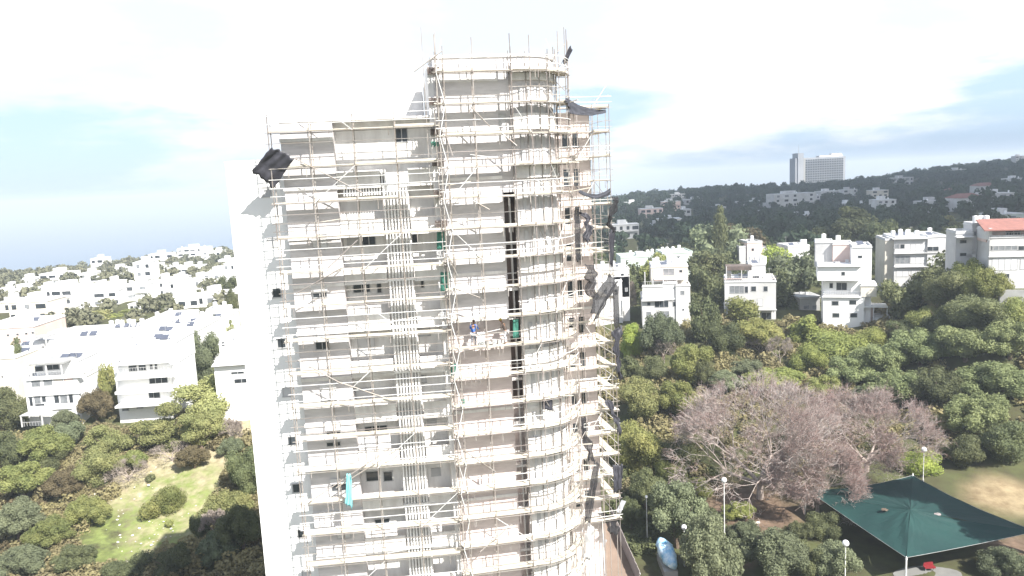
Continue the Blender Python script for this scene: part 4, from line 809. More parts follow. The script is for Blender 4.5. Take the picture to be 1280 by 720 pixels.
def far(px, pyb, wpx, hpx, label, m='house', yaw=0.0, roof=None, floors=None, depth=9, y=None, nw=None, tanks=1, name='distant_house', cat='house', ovh=False, group=None, win='glass'):
    if y is None:
        h = hit(px, pyb); y = h.y if h else 500
    k = y / FPX; fr = Frame((P(px - wpx / 2, pyb, y).x, y), (P(px - wpx / 2, pyb, y).x + math.cos(yaw), y + math.sin(yaw)))
    s0, s1 = 0, wpx * k / math.cos(yaw); zt = fr.hit(px, pyb - hpx, 0)[1]; zb = hz0(fr, s0, s1, 0, -depth) - 1; zg = fr.hit(px, pyb, 0)[1]
    c = fr(s1 / 2, -depth / 2, 0); root = thing(name, label, cat, (c.x, c.y, max(zb + 1, zg)), group); FOOT.append((c.x, c.y, max(s1, depth) * .55 + 1.5))
    FOOT.append((fr(s1 * .2, 0, 0).x, fr(s1 * .2, 0, 0).y, 4)); FOOT.append((fr(s1 * .8, 0, 0).x, fr(s1 * .8, 0, 0).y, 4))
    mb = MB(); mb.fbox(fr, s0, s1, -depth, 0, zb, zt); mb.build('wall', M[m], root)
    hh = zt - zg; floors = floors or max(1, int(round(hh / 3.1))); fh = hh / floors
    if roof == 'tile':
        mb = MB(); r_ = min(depth * .25, 2.2); A = [fr(s0 - .5, .5, zt), fr(s1 + .5, .5, zt), fr(s1 + .5, -depth - .5, zt), fr(s0 - .5, -depth - .5, zt)]; B = [fr(s0 + depth * .3, -depth / 2, zt + r_), fr(s1 - depth * .3, -depth / 2, zt + r_)]
        mb.poly([A[0], A[1], B[1], B[0]]); mb.poly([A[1], A[2], B[1]]); mb.poly([A[2], A[3], B[0], B[1]]); mb.poly([A[3], A[0], B[0]]); mb.poly(A[::-1]); mb.build('roof', M['tile'], root)
    else:
        mb = MB(); mb.fbox(fr, s0 - .15, s1 + .15, -depth - .15, .15, zt, zt + .3); mb.fbox(fr, s0 + (s1 - s0) * .3, s0 + (s1 - s0) * .6, -depth * .8, -depth * .4, zt + .3, zt + 2.2)
        rf = mb.build('roof', M['roof_flat'], root)
        for i in range(tanks):
            p = fr(s1 * random.uniform(.1, .9), -depth * random.uniform(.15, .4), zt); tank(rf, p.x, p.y, zt + .28, .4, 1.1)
    nw = nw or max(2, min(5, int(s1 / 3.4)))
    rng = random.Random(int(px * 7 + pyb))
    for f in range(min(floors, 12)):
        z = zt - fh * (f + .45)
        if name == 'distant_house' and f > 4: break
        w0 = None
        for i in range(nw):
            if rng.random() < .18: continue
            s = s0 + (s1 - s0) * (i + .5) / nw + rng.uniform(-.3, .3); w_ = rng.choice((.7, 1.0, 1.5)) if s1 / nw > 2.8 else .5
            mb = MB(); mb.fbox(fr, s - w_, s + w_, -.06, .05, z - fh * .24, z + fh * .24); mb.build('window', M[win if rng.random() < .75 else 'dimglass'], root)
        if rng.random() < .55 and hh > 5:
            a = rng.choice((0, .45)); mb = MB(); mb.fbox(fr, s0 + (s1 - s0) * a, s0 + (s1 - s0) * (a + .5), .02, 1.0, z - fh * .5, z - fh * .5 + .9); mb.build('balcony', M[m], root)
    return root
random.seed(5)
LF = [ # left town, px, base, w, h, label
 (122, 338, 14, 13, 'lone white house with a small dome and aerial on the left skyline', 'white'), (241, 326, 34, 14, 'widest white block on the left skyline, near the tower', 'white'),
 (201, 331, 26, 12, 'flat white block on the skyline left of the widest one', 'white'), (270, 321, 12, 6, 'low stepped white roof on the skyline beside the tower', 'white'),
 (180, 357, 20, 26, 'tall white terraced block below the skyline, centre of the left town', 'white'), (172, 376, 28, 18, 'wide white terraced house at the foot of the tall terraced block', 'white'),
 (122, 384, 44, 17, 'long white house above the light green hedge', 'white'), (74, 384, 36, 20, 'white house with dark windows left of the long hedge', 'white'),
 (38, 402, 46, 22, 'stepped white terraces with pinkish edges on the far left', 'house_cream'), (16, 376, 22, 10, 'small white house near the left edge under the skyline', 'white'),
 (68, 358, 32, 14, 'white blocks in two steps on the left skyline', 'white'), (5, 392, 12, 12, 'little cream house at the very left edge', 'house_cream'),
 (199, 371, 13, 17, 'narrow white tower-like house beside dark cypresses', 'white'), (213, 373, 12, 18, 'narrow white house right of the narrow tower-like one', 'white'),
 (234, 386, 26, 11, 'low white house with an orange canopy edge, mid left town', 'white'), (258, 384, 30, 13, 'broad white house below the grey gap, close to the tower', 'white'),
 (243, 362, 15, 11, 'small white cube house in the middle of the left town', 'white'), (266, 359, 24, 15, 'white house with two dark window rows near the tower', 'white'),
 (289, 352, 14, 20, 'white block touching the tower outline, windows in a column', 'white'), (146, 343, 26, 6, 'long low white roof just under the skyline', 'white'),
 (108, 349, 18, 6, 'thin white roof strip under the lone domed house', 'white'), (228, 346, 14, 10, 'white gabled house between two green treetops', 'white'),
 (283, 333, 18, 7, 'low white house under the skyline next to the tower', 'white'), (215, 345, 10, 9, 'tiny white house left of the gabled one', 'house'),
 (94, 366, 14, 8, 'tiny white house between grey-green trees, left town', 'white'), (30, 357, 20, 6, 'thin white roof line on the far left skyline', 'white'),
 (50, 372, 12, 9, 'small white cube house above the stepped terraces', 'house'), (136, 363, 16, 8, 'small white house behind the long white one', 'white'),
 (248, 340, 12, 6, 'low white house in the green below the widest skyline block', 'white'), (158, 352, 12, 9, 'small white house left of the tall terraced block', 'white'),
 (10, 410, 14, 8, 'low white shed above the pinkish building, left edge', 'white'), (222, 358, 10, 8, 'small grey-white house in the dark trees, mid left town', 'house_grey'),
 (118, 365, 12, 5, 'flat white roof sliver above the long white house', 'white'), (275, 372, 16, 12, 'white house half behind trees beside the tower', 'white'),
]
for px, pb, w_, h_, lb, m in LF:
    far(px, pb, w_ * 1.08, h_ * 1.1, lb, m, yaw=random.uniform(-.15, .2), tanks=2 if w_ > 20 else 1, depth=random.uniform(9, 13))
rq2 = random.Random(12)
for i in range(34):
    t0_ = rq2.random(); px = rq2.uniform(2, 284); sky_ = 352 - px * .13; pb = sky_ + 6 + (388 - sky_) * rq2.random()
    if any(abs(px - a[0]) < (a[2] / 2 + 5) and abs(pb - a[1]) < 6 for a in LF): continue
    far(px, pb, rq2.uniform(8, 16), rq2.uniform(5, 9), 'small white flat-roofed house, one of many filling the left hillside town', 'white', yaw=rq2.uniform(-.2, .2), tanks=1, depth=rq2.uniform(7, 10), group='small white houses filling the left hillside town')
far(281, 441, 14, 10, 'small white roof structure low beside the tower outline', 'white', y=165)
RF = [
 (791, 262, 22, 9, 'white stepped house on the skyline next to the scaffolding', 'white', None), (848, 249, 17, 6, 'flat pale block standing on the skyline, left of the hill', 'house_grey', None),
 (840, 266, 22, 14, 'pinkish three-storey villa below the skyline block', 'house_pink', None), (857, 275, 14, 13, 'white villa with an arched look beside dark trees', 'house', None),
 (815, 274, 28, 13, 'pale pink house with white trim, left part of the right hill', 'house_pink', None), (838, 283, 28, 9, 'long pale villa under the pinkish one', 'house_cream', None),
 (841, 291, 28, 6, 'low pale roof with cypresses in front', 'house_grey', None), (781, 299, 36, 18, 'grey stepped block right beside the scaffolding', 'house_grey', None),
 (873, 255, 34, 6, 'long low pale house along the hill shoulder', 'house_grey', None), (902, 267, 12, 8, 'small house with brownish roof in the dark wood', 'house_cream', None),
 (887, 259, 9, 5, 'tiny white house in the upper wood', 'white', None), (995, 264, 55, 22, 'long white apartment slab below the high-rise hotel', 'house', None),
 (1001, 279, 22, 9, 'low pinkish villa in front of the long slab', 'house_pink', None), (946, 263, 8, 12, 'slim white house at the left end of the long slab', 'white', None),
 (956, 272, 20, 5, 'low pale roofs left of the long slab', 'house', None), (1038, 252, 24, 13, 'white block with dark window bands right of the long slab', 'house', None),
 (1063, 246, 18, 9, 'small pale house behind the block with dark window bands', 'house', None), (1016, 257, 18, 12, 'white house between the long slab and the banded block', 'house', None),
 (1100, 251, 20, 13, 'upper of two stacked pale houses in the middle of the hill', 'house_cream', None), (1108, 268, 24, 18, 'lower of two stacked pale houses in the middle of the hill', 'house', None),
 (1168, 267, 32, 15, 'white house with grey sloping roof alone in the dark wood', 'house_grey', None), (1214, 262, 34, 15, 'long white house with red tiled roof on the right hill', 'house', 'tile'),
 (1248, 258, 36, 16, 'grey-white apartment house right of the red-roofed one', 'house_grey', None), (1236, 240, 24, 8, 'upper house with red tiled roof behind the grey-white one', 'house', 'tile'),
 (1196, 245, 20, 6, 'small red roof above the long red-roofed house', 'house', 'tile'), (1199, 220, 20, 8, 'pale low villa on the right skyline', 'house', None),
 (1129, 232, 26, 10, 'grey flat roofs on the hill crest', 'house_grey', None), (1272, 232, 20, 9, 'pale house under the high block at the right edge', 'house', None),
 (1060, 261, 18, 7, 'small pale house left in the trees under the banded block', 'house', None), (1086, 262, 11, 7, 'tiny white house beside the stacked pale houses', 'white', None),
 (1022, 276, 46, 7, 'long low white building in dark trees below the slab', 'white', None), (1266, 277, 34, 9, 'pale green-grey roof behind the large red-roofed house', 'roof_green', None),
 (965, 262, 10, 8, 'small white house between trees left of the slab', 'house', None), (1150, 254, 10, 5, 'tiny pale house in the wood above the grey-roofed one', 'house_grey', None),
 (821, 286, 14, 5, 'small pale roof left of the cypresses', 'house_grey', None), (925, 259, 12, 4, 'low grey roof on the wooded shoulder', 'house_grey', None), (1230, 251, 10, 6, 'small white house in front of the upper red roof', 'house', None),
]
for px, pb, w_, h_, lb, m, rf in RF:
    far(px, pb, w_, h_, lb, m, yaw=random.uniform(-.12, .15), roof=rf, tanks=1, depth=random.uniform(9, 13))
far(1275, 214, 12, 19, 'tall pale block cut by the right edge on the skyline', 'house_grey', y=930, name='high_block', cat='tower block', tanks=0, nw=3, floors=6)
# the slab hotel on the ridge
yh = 1050; k = yh / FPX; fh = Frame((P(994, 237, yh).x, yh), (P(1060, 235, yh).x, yh + 9)); [FOOT.append((fh(q_, o_, 0).x, fh(q_, o_, 0).y, 16)) for q_ in (5, 25, 45, 62) for o_ in (-8, 18, 42)]; rt = thing('hotel', 'high-rise slab hotel with a grid of balconies and an aerial on its stair tower', 'hotel', tuple(fh(35, -8, H(*fh(35, -8, 0).xy))))
L_ = fh.len; zt = fh.hit(1025, 196.5)[1]; zb = H(*fh(L_ / 2, 0, 0).xy) - 4
mb = MB(); mb.fbox(fh, 0, L_, -16, 0, zb, zt); mb.build('wall', M['hotel'], rt)
s0 = fh.hit(997, 220, .6)[0]; s1 = fh.hit(1004, 220, .6)[0]
mb = MB(); mb.fbox(fh, s0, s1, -14, 1.5, zb, fh.hit(1000, 191.5)[1]); tw = mb.build('stair_tower', M['hotel'], rt)
mb = MB(); p = fh((s0 + s1) / 2, -5, fh.hit(1000, 191.5)[1]); mb.tube(p, p + Vector((0, 0, 12)), .35, .12); mb.build('aerial', M['steel'], tw)
mb = MB(); mb.fbox(fh, s1 + .5, s1 + 3, .05, .8, zb, zt); mb.build('dark_joint', M['steel'], rt)
s2 = s1 + 3.2; nf = 13; hz_ = (zt - fh.hit(1030, 234)[1]) / nf
for f in range(nf):
    mb = MB(); z = zt - 2 - hz_ * f
    nb = 16
    for i in range(nb): a = s2 + (L_ - s2 - 3) * i / nb; mb.fbox(fh, a + .5, a + (L_ - s2 - 3) / nb - .5, .02, .12, z - hz_ * .75, z - .5)
    mb.build('window_row', M['glass'], rt)
    mb = MB(); mb.fbox(fh, s2, L_ - 3, .02, 1.0, z - hz_, z - hz_ * .8); mb.build('balcony_row', M['hotel'], rt)
mb = MB(); mb.fbox(fh, L_ * .5, L_ - 2, -12, -3, zt, zt + 2.2); mb.fbox(fh, L_ * .75, L_ - 3, -10, -4, zt + 2.2, zt + 4.5); mb.build('roof_plant', M['house_grey'], rt)
for a, b_ in ((fh.hit(1000, 236)[0], 'podium'),): 
    mb = MB(); mb.fbox(fh, -3, L_ + 6, -20, 6, zb, fh.hit(1025, 235)[1]); mb.build('podium', M['hotel'], rt)
#@@NEXT
# ================================================================== PARK
SZ = 7.6
cor = [PZ(1010, 613, SZ), PZ(1133, 697, SZ), PZ(1296, 664, SZ), PZ(1141, 594, SZ)]
for c_ in cor: FOOT.append((c_.x, c_.y, 2))
mid = PZ(1138, 637, SZ + 1.7)
root = thing('shade_sail', 'large dark green peaked shade sail over the playground', 'shade sail', (mid.x, mid.y, H(mid.x, mid.y)))
mb = MB(); n = 14; V_ = []
for i in range(4):
    a, b_ = cor[i], cor[(i + 1) % 4]
    for u in range(n):
        for v in range(n):
            def pp(s, t_):
                e = a.lerp(b_, s); q = e.lerp(mid, t_); sag = .9 * 4 * s * (1 - s) * (1 - t_) ** 1.2
                cm = (a + b_) / 2; q = q.lerp(q + (mid - cm).normalized() * 1.0 * 4 * s * (1 - s) * (1 - t_), .35)
                q.z = SZ + (mid.z - SZ) * t_ ** 1.35 - sag * .35 + .05 * math.sin(s * 23 + t_ * 9 + i); return q
            s0, s1, t0, t1 = u / n, (u + 1) / n, v / n, (v + 1) / n
            if v == n - 1: mb.poly([pp(s0, t0), pp(s1, t0), mid])
            else: mb.poly([pp(s0, t0), pp(s1, t0), pp(s1, t1), pp(s0, t1)])
cn = mb.build('canopy', M['sail'], root); cn.modifiers.new('thickness', 'SOLIDIFY').thickness = .02
for c_ in cor:
    g0 = H(c_.x, c_.y); o_ = (c_ - mid); o_.z = 0; o_.normalize(); mb = MB(); mb.tube(Vector((c_.x, c_.y, g0 - .3)) + o_ * .5, c_ + o_ * .15, .11, .09, 10); p_ = mb.build('post', M['tubew'], root)
    mb = MB(); mb.tube(c_ + o_ * .2 - Vector((0, 0, .1)), c_ + o_ * .2 + Vector((0, 0, .22)), .13, .05, 10); mb.tube(c_ + o_ * .2, c_ - o_ * .4, .03, n=5); mb.build('post_cap', M['tubew'], p_)
for i in range(4):
    mb = MB(); a, b_ = cor[i], cor[(i + 1) % 4]; pts = [pp_ for pp_ in []]
    cm = (a + b_) / 2
    for s in np.linspace(0, 1, 15):
        q = a.lerp(b_, s); q = q.lerp(q + (mid - cm).normalized() * 4 * s * (1 - s), .35); q.z = SZ - .9 * 4 * s * (1 - s) * .35; pts.append(q)
    mb.path(pts, [.025] * 15, 5); mb.build('edge_cable', M['steel'], root)
for px, py, lb in ((1106, 637, 'dark clump of leaves lying on the left half of the shade sail'), (1172, 643, 'reddish clump of leaves lying on the right half of the shade sail')):
    d = PZ(px, py, SZ + 1.15); mb = MB(); random.seed(px); mb.sphere((d.x, d.y, d.z), .36, 12, 6, .3, .3)
    tag(mb.build('leaf_clump', M['bark'] if px < 1150 else M['hoard']), lb, 'leaves')
def lamp(px, pyt, y, label, r=.32, globe=True):
    c = P(px, pyt, y); g0 = H(c.x, c.y); t_ = thing('park_lamp', label, 'lamp post', (c.x, c.y, g0), 'globe lamps of the park')
    b0 = Vector((c.x, c.y, g0)); mb = MB(); mb.tube(b0 - Vector((0, 0, .2)), c - Vector((0, 0, r * .8)), .075, .05, 8); pl = mb.build('pole', M['tubew'], t_); mb = MB(); mb.tube(b0, b0 + Vector((0, 0, .5)), .13, .12, 10); mb.build('base', M['steel'], pl)
    mb = MB(); mb.sphere(tuple(c), r, 16, 12); mb.build('globe', M['tank'], t_, True); mb = MB(); mb.tube(c - Vector((0, 0, r * 1.05)), c - Vector((0, 0, r * .7)), .13, .15, 10); mb.build('collar', M['steel'], t_); FOOT.append((c.x, c.y, .8))
lamp(905, 600, 86, 'globe lamp on a tall pale pole in front of the huge leafless tree')
lamp(1057, 679, 78, 'globe lamp left of the front corner of the shade sail', .36)
lamp(1155, 562, 103, 'globe lamp behind the back corner of the shade sail, by the bright shrub', .40)
lamp(855, 659, 84, 'globe lamp half hidden in the silvery olive tree', .32)
lamp(808, 621, 90, 'small lamp head among the dull trees near the scaffolding foot', .18)
# playground under the sail
M['red'] = mat('red_plastic', (.22, .02, .025), .4, .08, 2); M['board'] = mat('pale_paving', (.20, .20, .19), .9, .1, .8)
d = PZ(1162, 708, 4.6); z0_ = H(d.x, d.y) + .02
t_ = thing('play_seat', 'red plastic play seat under the front edge of the shade sail', 'play equipment', (d.x, d.y, z0_))
mb = MB(); mb.box8([d + Vector((a, b_, c_)) - Vector((0, 0, d.z - z0_)) for a, b_, c_ in ((-.6, -.2, .45), (.6, -.2, .45), (.6, .25, .45), (-.6, .25, .45), (-.6, -.2, .6), (.6, -.2, .6), (.6, .25, .6), (-.6, .25, .6))]); mb.build('seat', M['red'], t_)
mb = MB(); mb.box8([d + Vector((a, b_, c_)) - Vector((0, 0, d.z - z0_)) for a, b_, c_ in ((-.6, .26, .45), (.6, .26, .45), (.6, .33, .5), (-.6, .33, .5), (-.5, .26, 1.0), (.5, .26, 1.0), (.5, .33, 1.0), (-.5, .33, 1.0))]); mb.build('backrest', M['red'], t_)
for sx in (-.45, .45):
    mb = MB(); mb.tube((d.x + sx, d.y, z0_ - .05), (d.x + sx, d.y, z0_ + .44), .06); mb.build('leg', M['steel'], t_)
mb = MB(); pts = []
for i in range(28):
    a = 2 * math.pi * i / 28; x = d.x - .6 + 3.6 * math.cos(a) * (1 + .12 * math.sin(3 * a)); y = d.y - 1.2 + 2.4 * math.sin(a); pts.append((x, y, H(x, y) + .10))
ce = (d.x - .6, d.y - 1.2, H(d.x, d.y) + .12)
for i in range(28): mb.poly([pts[i], pts[(i + 1) % 28], ce]); mb.poly([pts[i], (pts[i][0], pts[i][1], pts[i][2] - .5), (pts[(i + 1) % 28][0], pts[(i + 1) % 28][1], pts[(i + 1) % 28][2] - .5), pts[(i + 1) % 28]])
struct(mb.build('paved_path', M['board']))
# bench
d = PZ(940, 655, 4.4); z0_ = H(d.x, d.y); t_ = thing('park_bench', 'pale wooden bench slab below the huge leafless tree', 'bench', (d.x, d.y, z0_)); FOOT.append((d.x, d.y, 2.5))
mb = MB(); 
for k in range(3): mb.box8([Vector((d.x + a, d.y + b_ + k * .17, z0_ + c_)) for a, b_, c_ in ((-1, -.3, .42), (1, -.3, .5), (1, -.16, .5), (-1, -.16, .42), (-1, -.3, .47), (1, -.3, .55), (1, -.16, .55), (-1, -.16, .47))])
mb.build('seat', M['plank'], t_)
for sx in (-.8, .8): mb = MB(); mb.tube((d.x + sx, d.y - .05, z0_ - .1), (d.x + sx, d.y - .05, z0_ + .42), .09); mb.build('leg', M['board'], t_)
# blue and white wrapped bundle
M['bluetarp'] = mat('blue_white_tarpaulin', (.75, .85, .90), .45, .1, 1.3, col2=(.04, .34, .62), bump=.4)
a = PZ(826, 676, 6.5); b_ = PZ(842, 708, 5.5); z0_ = H(a.x, a.y); mb = MB(); nu, nv = 16, 14; base_ = []
for i in range(nv + 1):
    t0 = i / nv; c_ = a.lerp(b_, t0); r = .95 * math.sin(math.pi * min(1, .12 + t0 * .8)) ** .6
    for j in range(nu):
        th = 2 * math.pi * j / nu; q_ = noise.noise(Vector((i * .5, math.cos(th) * 1.4, math.sin(th) * 1.4))) * .3 + 1
        mb.v.append((c_.x + r * q_ * math.cos(th), c_.y, c_.z + r * q_ * math.sin(th) * .9))
for i in range(nv):
    for j in range(nu): mb.f.append((i * nu + j, i * nu + (j + 1) % nu, (i + 1) * nu + (j + 1) % nu, (i + 1) * nu + j))
mb.f.append(tuple(range(nu))[::-1]); mb.f.append(tuple(nv * nu + j for j in range(nu)))
tt = thing('wrapped_bundle', 'bulky load wrapped in blue and white plastic among the trees', 'tarpaulin', ((a.x + b_.x) / 2, (a.y + b_.y) / 2, z0_)); mb.build('tarpaulin', M['bluetarp'], tt, True)
mb = MB(); lo_ = H(b_.x, b_.y) - .2
mb.box8([(min(a.x, b_.x) - .5, min(a.y, b_.y), lo_), (max(a.x, b_.x) + .5, min(a.y, b_.y), lo_), (max(a.x, b_.x) + .5, max(a.y, b_.y), lo_), (min(a.x, b_.x) - .5, max(a.y, b_.y), lo_)] + [(min(a.x, b_.x) - .5, min(a.y, b_.y), b_.z - .6), (max(a.x, b_.x) + .5, min(a.y, b_.y), b_.z - .6), (max(a.x, b_.x) + .5, max(a.y, b_.y), b_.z - .6), (min(a.x, b_.x) - .5, max(a.y, b_.y), b_.z - .6)]); mb.build('pallet', M['steel'], tt)
for c_ in (a, b_): FOOT.append((c_.x, c_.y, 3))
# hoarded passage at the tower foot
q0, q1, q2, q3 = PZ(752, 655, 8), PZ(764, 652, 8), PZ(800, 735, 5), PZ(756, 735, 5)
for p_ in (q0, q2, (q0 + q2) / 2, (q1 + q2) / 2, q3): FOOT.append((p_.x, p_.y, 4))
t_ = thing('covered_passage', 'brown walkway between two slatted hoardings at the foot of the tower', 'walkway', ((q0.x + q2.x) / 2, (q0.y + q2.y) / 2, 5))
mb = MB(); dn = Vector((0, 0, 6)); mb.box8([q3 - dn, q2 - dn, q1 - dn, q0 - dn, q3, q2, q1, q0]); mb.build('deck', M['soil'], t_)
def hoard(a, b_, h, n):
    mb = MB(); rl = MB()
    for i in range(n):
        p = a.lerp(b_, i / n); q_ = a.lerp(b_, (i + .82) / n); k = Vector((.05, .03, 0)); u = Vector((0, 0, h + random.uniform(-.08, .08))); mb.box8([p, q_, q_ + k, p + k, p + u, q_ + u, q_ + k + u, p + k + u])
    mb.build('hoarding', M['hoard'], t_)
    for z in (.4, h - .3): rl = MB(); rl.tube(a + Vector((.09, 0, z)), b_ + Vector((.09, 0, z)), .05, n=4); rl.build('rail', M['house_grey'], t_)
hoard(q0, q3, 1.9, 26); hoard(q1, q2, 1.9, 26)
d = PZ(788, 710, 5.5)
# rubble and sheets near the passage
for i, (px, py, lb) in enumerate(((770, 640, 'pale board leaning at the top of the walkway'), (745, 690, 'grey board leaning beside the walkway, low'))):
    d = PZ(px, py, 8); mb = MB(); v = Vector((.8, .5, 1.3)); w_ = Vector((.5, -.6, .1)); a = d; mb.box8([a, a + w_, a + w_ + Vector((0, .05, 0)), a + Vector((0, .05, 0)), a + v, a + v + w_, a + v + w_ + Vector((0, .05, 0)), a + v + Vector((0, .05, 0))]); tag(mb.build('board', M['house_grey']), lb, 'board')
# retaining wall under the red-roofed house
a, b_ = P(1250, 366, 132), P(1330, 366, 129); mb = MB(); z1_ = P(1262, 362, 132).z
mb.box8([(a.x, a.y, H(a.x, a.y) - 1), (b_.x, b_.y, H(b_.x, b_.y) - 1), (b_.x, b_.y + .4, H(b_.x, b_.y) - 1), (a.x, a.y + .4, H(a.x, a.y) - 1), (a.x, a.y, z1_), (b_.x, b_.y, z1_), (b_.x, b_.y + .4, z1_), (a.x, a.y + .4, z1_)])
tag(mb.build('retaining_wall', M['steel']), 'grey concrete retaining wall below the large red-roofed house', 'wall')
#@@NEXT
# ================================================================== VEGETATION
def crown_tmpl(seed, n, size, kind):
    """leaf clump cards over a union of lobes, unit radius; returns quads (n,4,3)"""
    rs = np.random.RandomState(seed)
    if kind == 'cypress':
        z = np.linspace(-.95, .95, 9); lobes = np.stack([rs.uniform(-.12, .12, 9), rs.uniform(-.12, .12, 9), z], 1); lr = .75 * np.sqrt(np.clip(1 - ((z + .25) / 1.3) ** 2, .05, 1)); sc = np.array([1, 1, .35])
    elif kind == 'pine':
        m = 15; d = rs.normal(size=(m, 3)); d /= np.linalg.norm(d, axis=1)[:, None]; lobes = d * rs.uniform(.35, .72, (m, 1)); lr = rs.uniform(.2, .40, m); sc = np.array([1, 1, .6])
    elif kind == 'feather':
        m = 26; d = rs.normal(size=(m, 3)); d /= np.linalg.norm(d, axis=1)[:, None]; d[:, 2] = np.abs(d[:, 2]) * 1.1 - .25; lobes = d * rs.uniform(.45, .85, (m, 1)); lr = rs.uniform(.14, .30, m); sc = np.array([1, 1, 1.1])
    elif kind == 'ball':
        m = 10; d = rs.normal(size=(m, 3)); d /= np.linalg.norm(d, axis=1)[:, None]; lobes = d * rs.uniform(.35, .5, (m, 1)); lr = rs.uniform(.42, .52, m); sc = np.array([1, 1, .95])
    else:
        m = 17; d = rs.normal(size=(m, 3)); d /= np.linalg.norm(d, axis=1)[:, None]; lobes = d * rs.uniform(.4, .72, (m, 1)); lr = rs.uniform(.22, .42, m); sc = np.array([1, 1, .9])
    if kind != 'cypress': lobes = np.vstack([lobes, [[0, 0, 0]]]); lr = np.append(lr, .5)
    wts = lr ** 2; wts /= wts.sum(); idx = rs.choice(len(lobes), n, p=wts)
    d = rs.normal(size=(n, 3)); d /= np.linalg.norm(d, axis=1)[:, None]
    sc2 = sc if kind != 'cypress' else np.array([1, 1, .5])
    p = lobes[idx] + d * (lr[idx] * rs.uniform(.72, 1.08, n) ** 1)[:, None] * sc2
    # drop those buried well inside another lobe
    dist = np.linalg.norm((p[:, None] - lobes[None]) / sc2, axis=2) / lr[None]; dist[np.arange(n), idx] = 9
    keep = dist.min(1) > .62; p = p[keep]; d = d[keep]; k = len(p)
    nr = d + rs.normal(size=(k, 3)) * .8; nr /= np.linalg.norm(nr, axis=1)[:, None]
    up = rs.normal(size=(k, 3)); u = np.cross(nr, up); u /= np.linalg.norm(u, axis=1)[:, None]; v = np.cross(nr, u)
    s = size * rs.uniform(.5, 1.35, (k, 1)); a = rs.uniform(.5, 1.0, (k, 1))
    q = np.stack([p - u * s, p - v * s * a + nr * s * .25, p + u * s, p + v * s * a - nr * s * .2], 1)
    return q, lobes, lr, sc2
def core_quads(lobes, lr, sc, f=.66):
    out = []
    for c, r in zip(lobes, lr):
        nu, nv = 8, 5; g_ = [[(c[0] + r * f * sc[0] * math.sin(math.pi * a / nv) * math.cos(2 * math.pi * b / nu), c[1] + r * f * sc[1] * math.sin(math.pi * a / nv) * math.sin(2 * math.pi * b / nu), c[2] + r * f * sc[2] * math.cos(math.pi * a / nv)) for b in range(nu)] for a in range(nv + 1)]
        for a in range(nv):
            for b in range(nu): out.append((g_[a][b], g_[a + 1][b], g_[a + 1][(b + 1) % nu], g_[a][(b + 1) % nu]))
    return np.array(out)
TM = {}
def tmpl(kind, lod, var):
    k = (kind, lod, var)
    if k not in TM:
        n, s = {'fine': (17000, .027), 'mid': (4200, .053), 'far': (900, .11)}[lod]
        q, lo, lr, sc = crown_tmpl(hash(kind) % 1 + var * 13 + len(kind) * 101, n, s, kind)
        if kind in ('cypress',): lo = lo * 1.0
        q = np.concatenate([q, core_quads(lo, lr, sc)]); TM[k] = q
    return TM[k]
CM = {}
def crown_mesh(kind, lod, var, mname):
    k = (kind, lod, var, mname)
    if k not in CM:
        q = tmpl(kind, lod, var); V_ = q.reshape(-1, 3); Q_ = np.arange(len(V_)).reshape(-1, 4); CM[k] = npmesh('crown', V_, Q_, M[mname])
    return CM[k]
tree_n = 0
def solve_y(px, py, hpx, y, f):
    best = y; bd = 1e9
    for q in np.linspace(y * .82, y * 1.2, 39):
        c = P(px, py, q); e = abs(c.z - H(c.x, c.y) - hpx * q / FPX / 2 * f) + abs(q - y) * .03
        if e < bd: bd, best = e, q
    return best
def tree(px, py, wpx, hpx, y, kind, mname, label, name='tree', cat='tree', group=None, fixed=False):
    """centre pixel, width and height of the crown in pixels, distance"""
    global tree_n; tree_n += 1; rng = random.Random(tree_n * 31)
    if y < 175 and not fixed: y = solve_y(px, py, hpx, y, .75 if name == 'shrub' else 1.05)
    wpx *= 1.2; hpx *= 1.2
    k = y / FPX; c = P(px, py, y); r = wpx * k / 2; h = hpx * k / 2; zg = H(c.x, c.y)
    if c.z - h * .6 < zg and name != 'shrub': pass
    root = thing(name, label, cat, (c.x, c.y, zg), group); FOOT.append((c.x, c.y, r * .5))
    lod = 'fine' if wpx > 34 and y < 150 else 'mid' if wpx > 18 else 'far'
    me = crown_mesh(kind, lod, rng.randrange(3), mname)
    o = bpy.data.objects.new('foliage' if name == 'shrub' else 'crown', me); COL.objects.link(o); o.parent = root
    o.location = (0, 0, c.z - zg); o.scale = (r * 1.08, r * 1.02, h * (1.08 if kind not in ('pine',) else 1.35)); o.rotation_euler = (0, 0, rng.uniform(0, 6.28))
    mb = MB(); top = c.z - zg; w_ = max(.08, r * .06); 
    if top > .3:
        bx, by = rng.uniform(-.1, .1) * r, rng.uniform(-.1, .1) * r
        mb.path([Vector((0, 0, -.6)), Vector((bx, by, top * .5)), Vector((bx * .5, by * .5, top + h * .2))], [w_ * 1.3, w_, w_ * .5], 7)
        for i in range(5):
            a = rng.uniform(0, 6.28); z0_ = top - h * rng.uniform(.2, .7); z0_ = max(z0_, .2)
            mb.tube((bx * .6, by * .6, z0_), (math.cos(a) * r * .6, math.sin(a) * r * .6, top + h * rng.uniform(-.2, .5)), w_ * .5, w_ * .15, 5)
    else: mb.tube((0, 0, -.4), (0, 0, .2 + max(0, top)), w_, w_ * .5, 6)
    tr = link('stem' if name == 'shrub' else 'trunk', mb.mesh('trunk', M['bark'])); tr.parent = root
    return root
S = 'shrub'
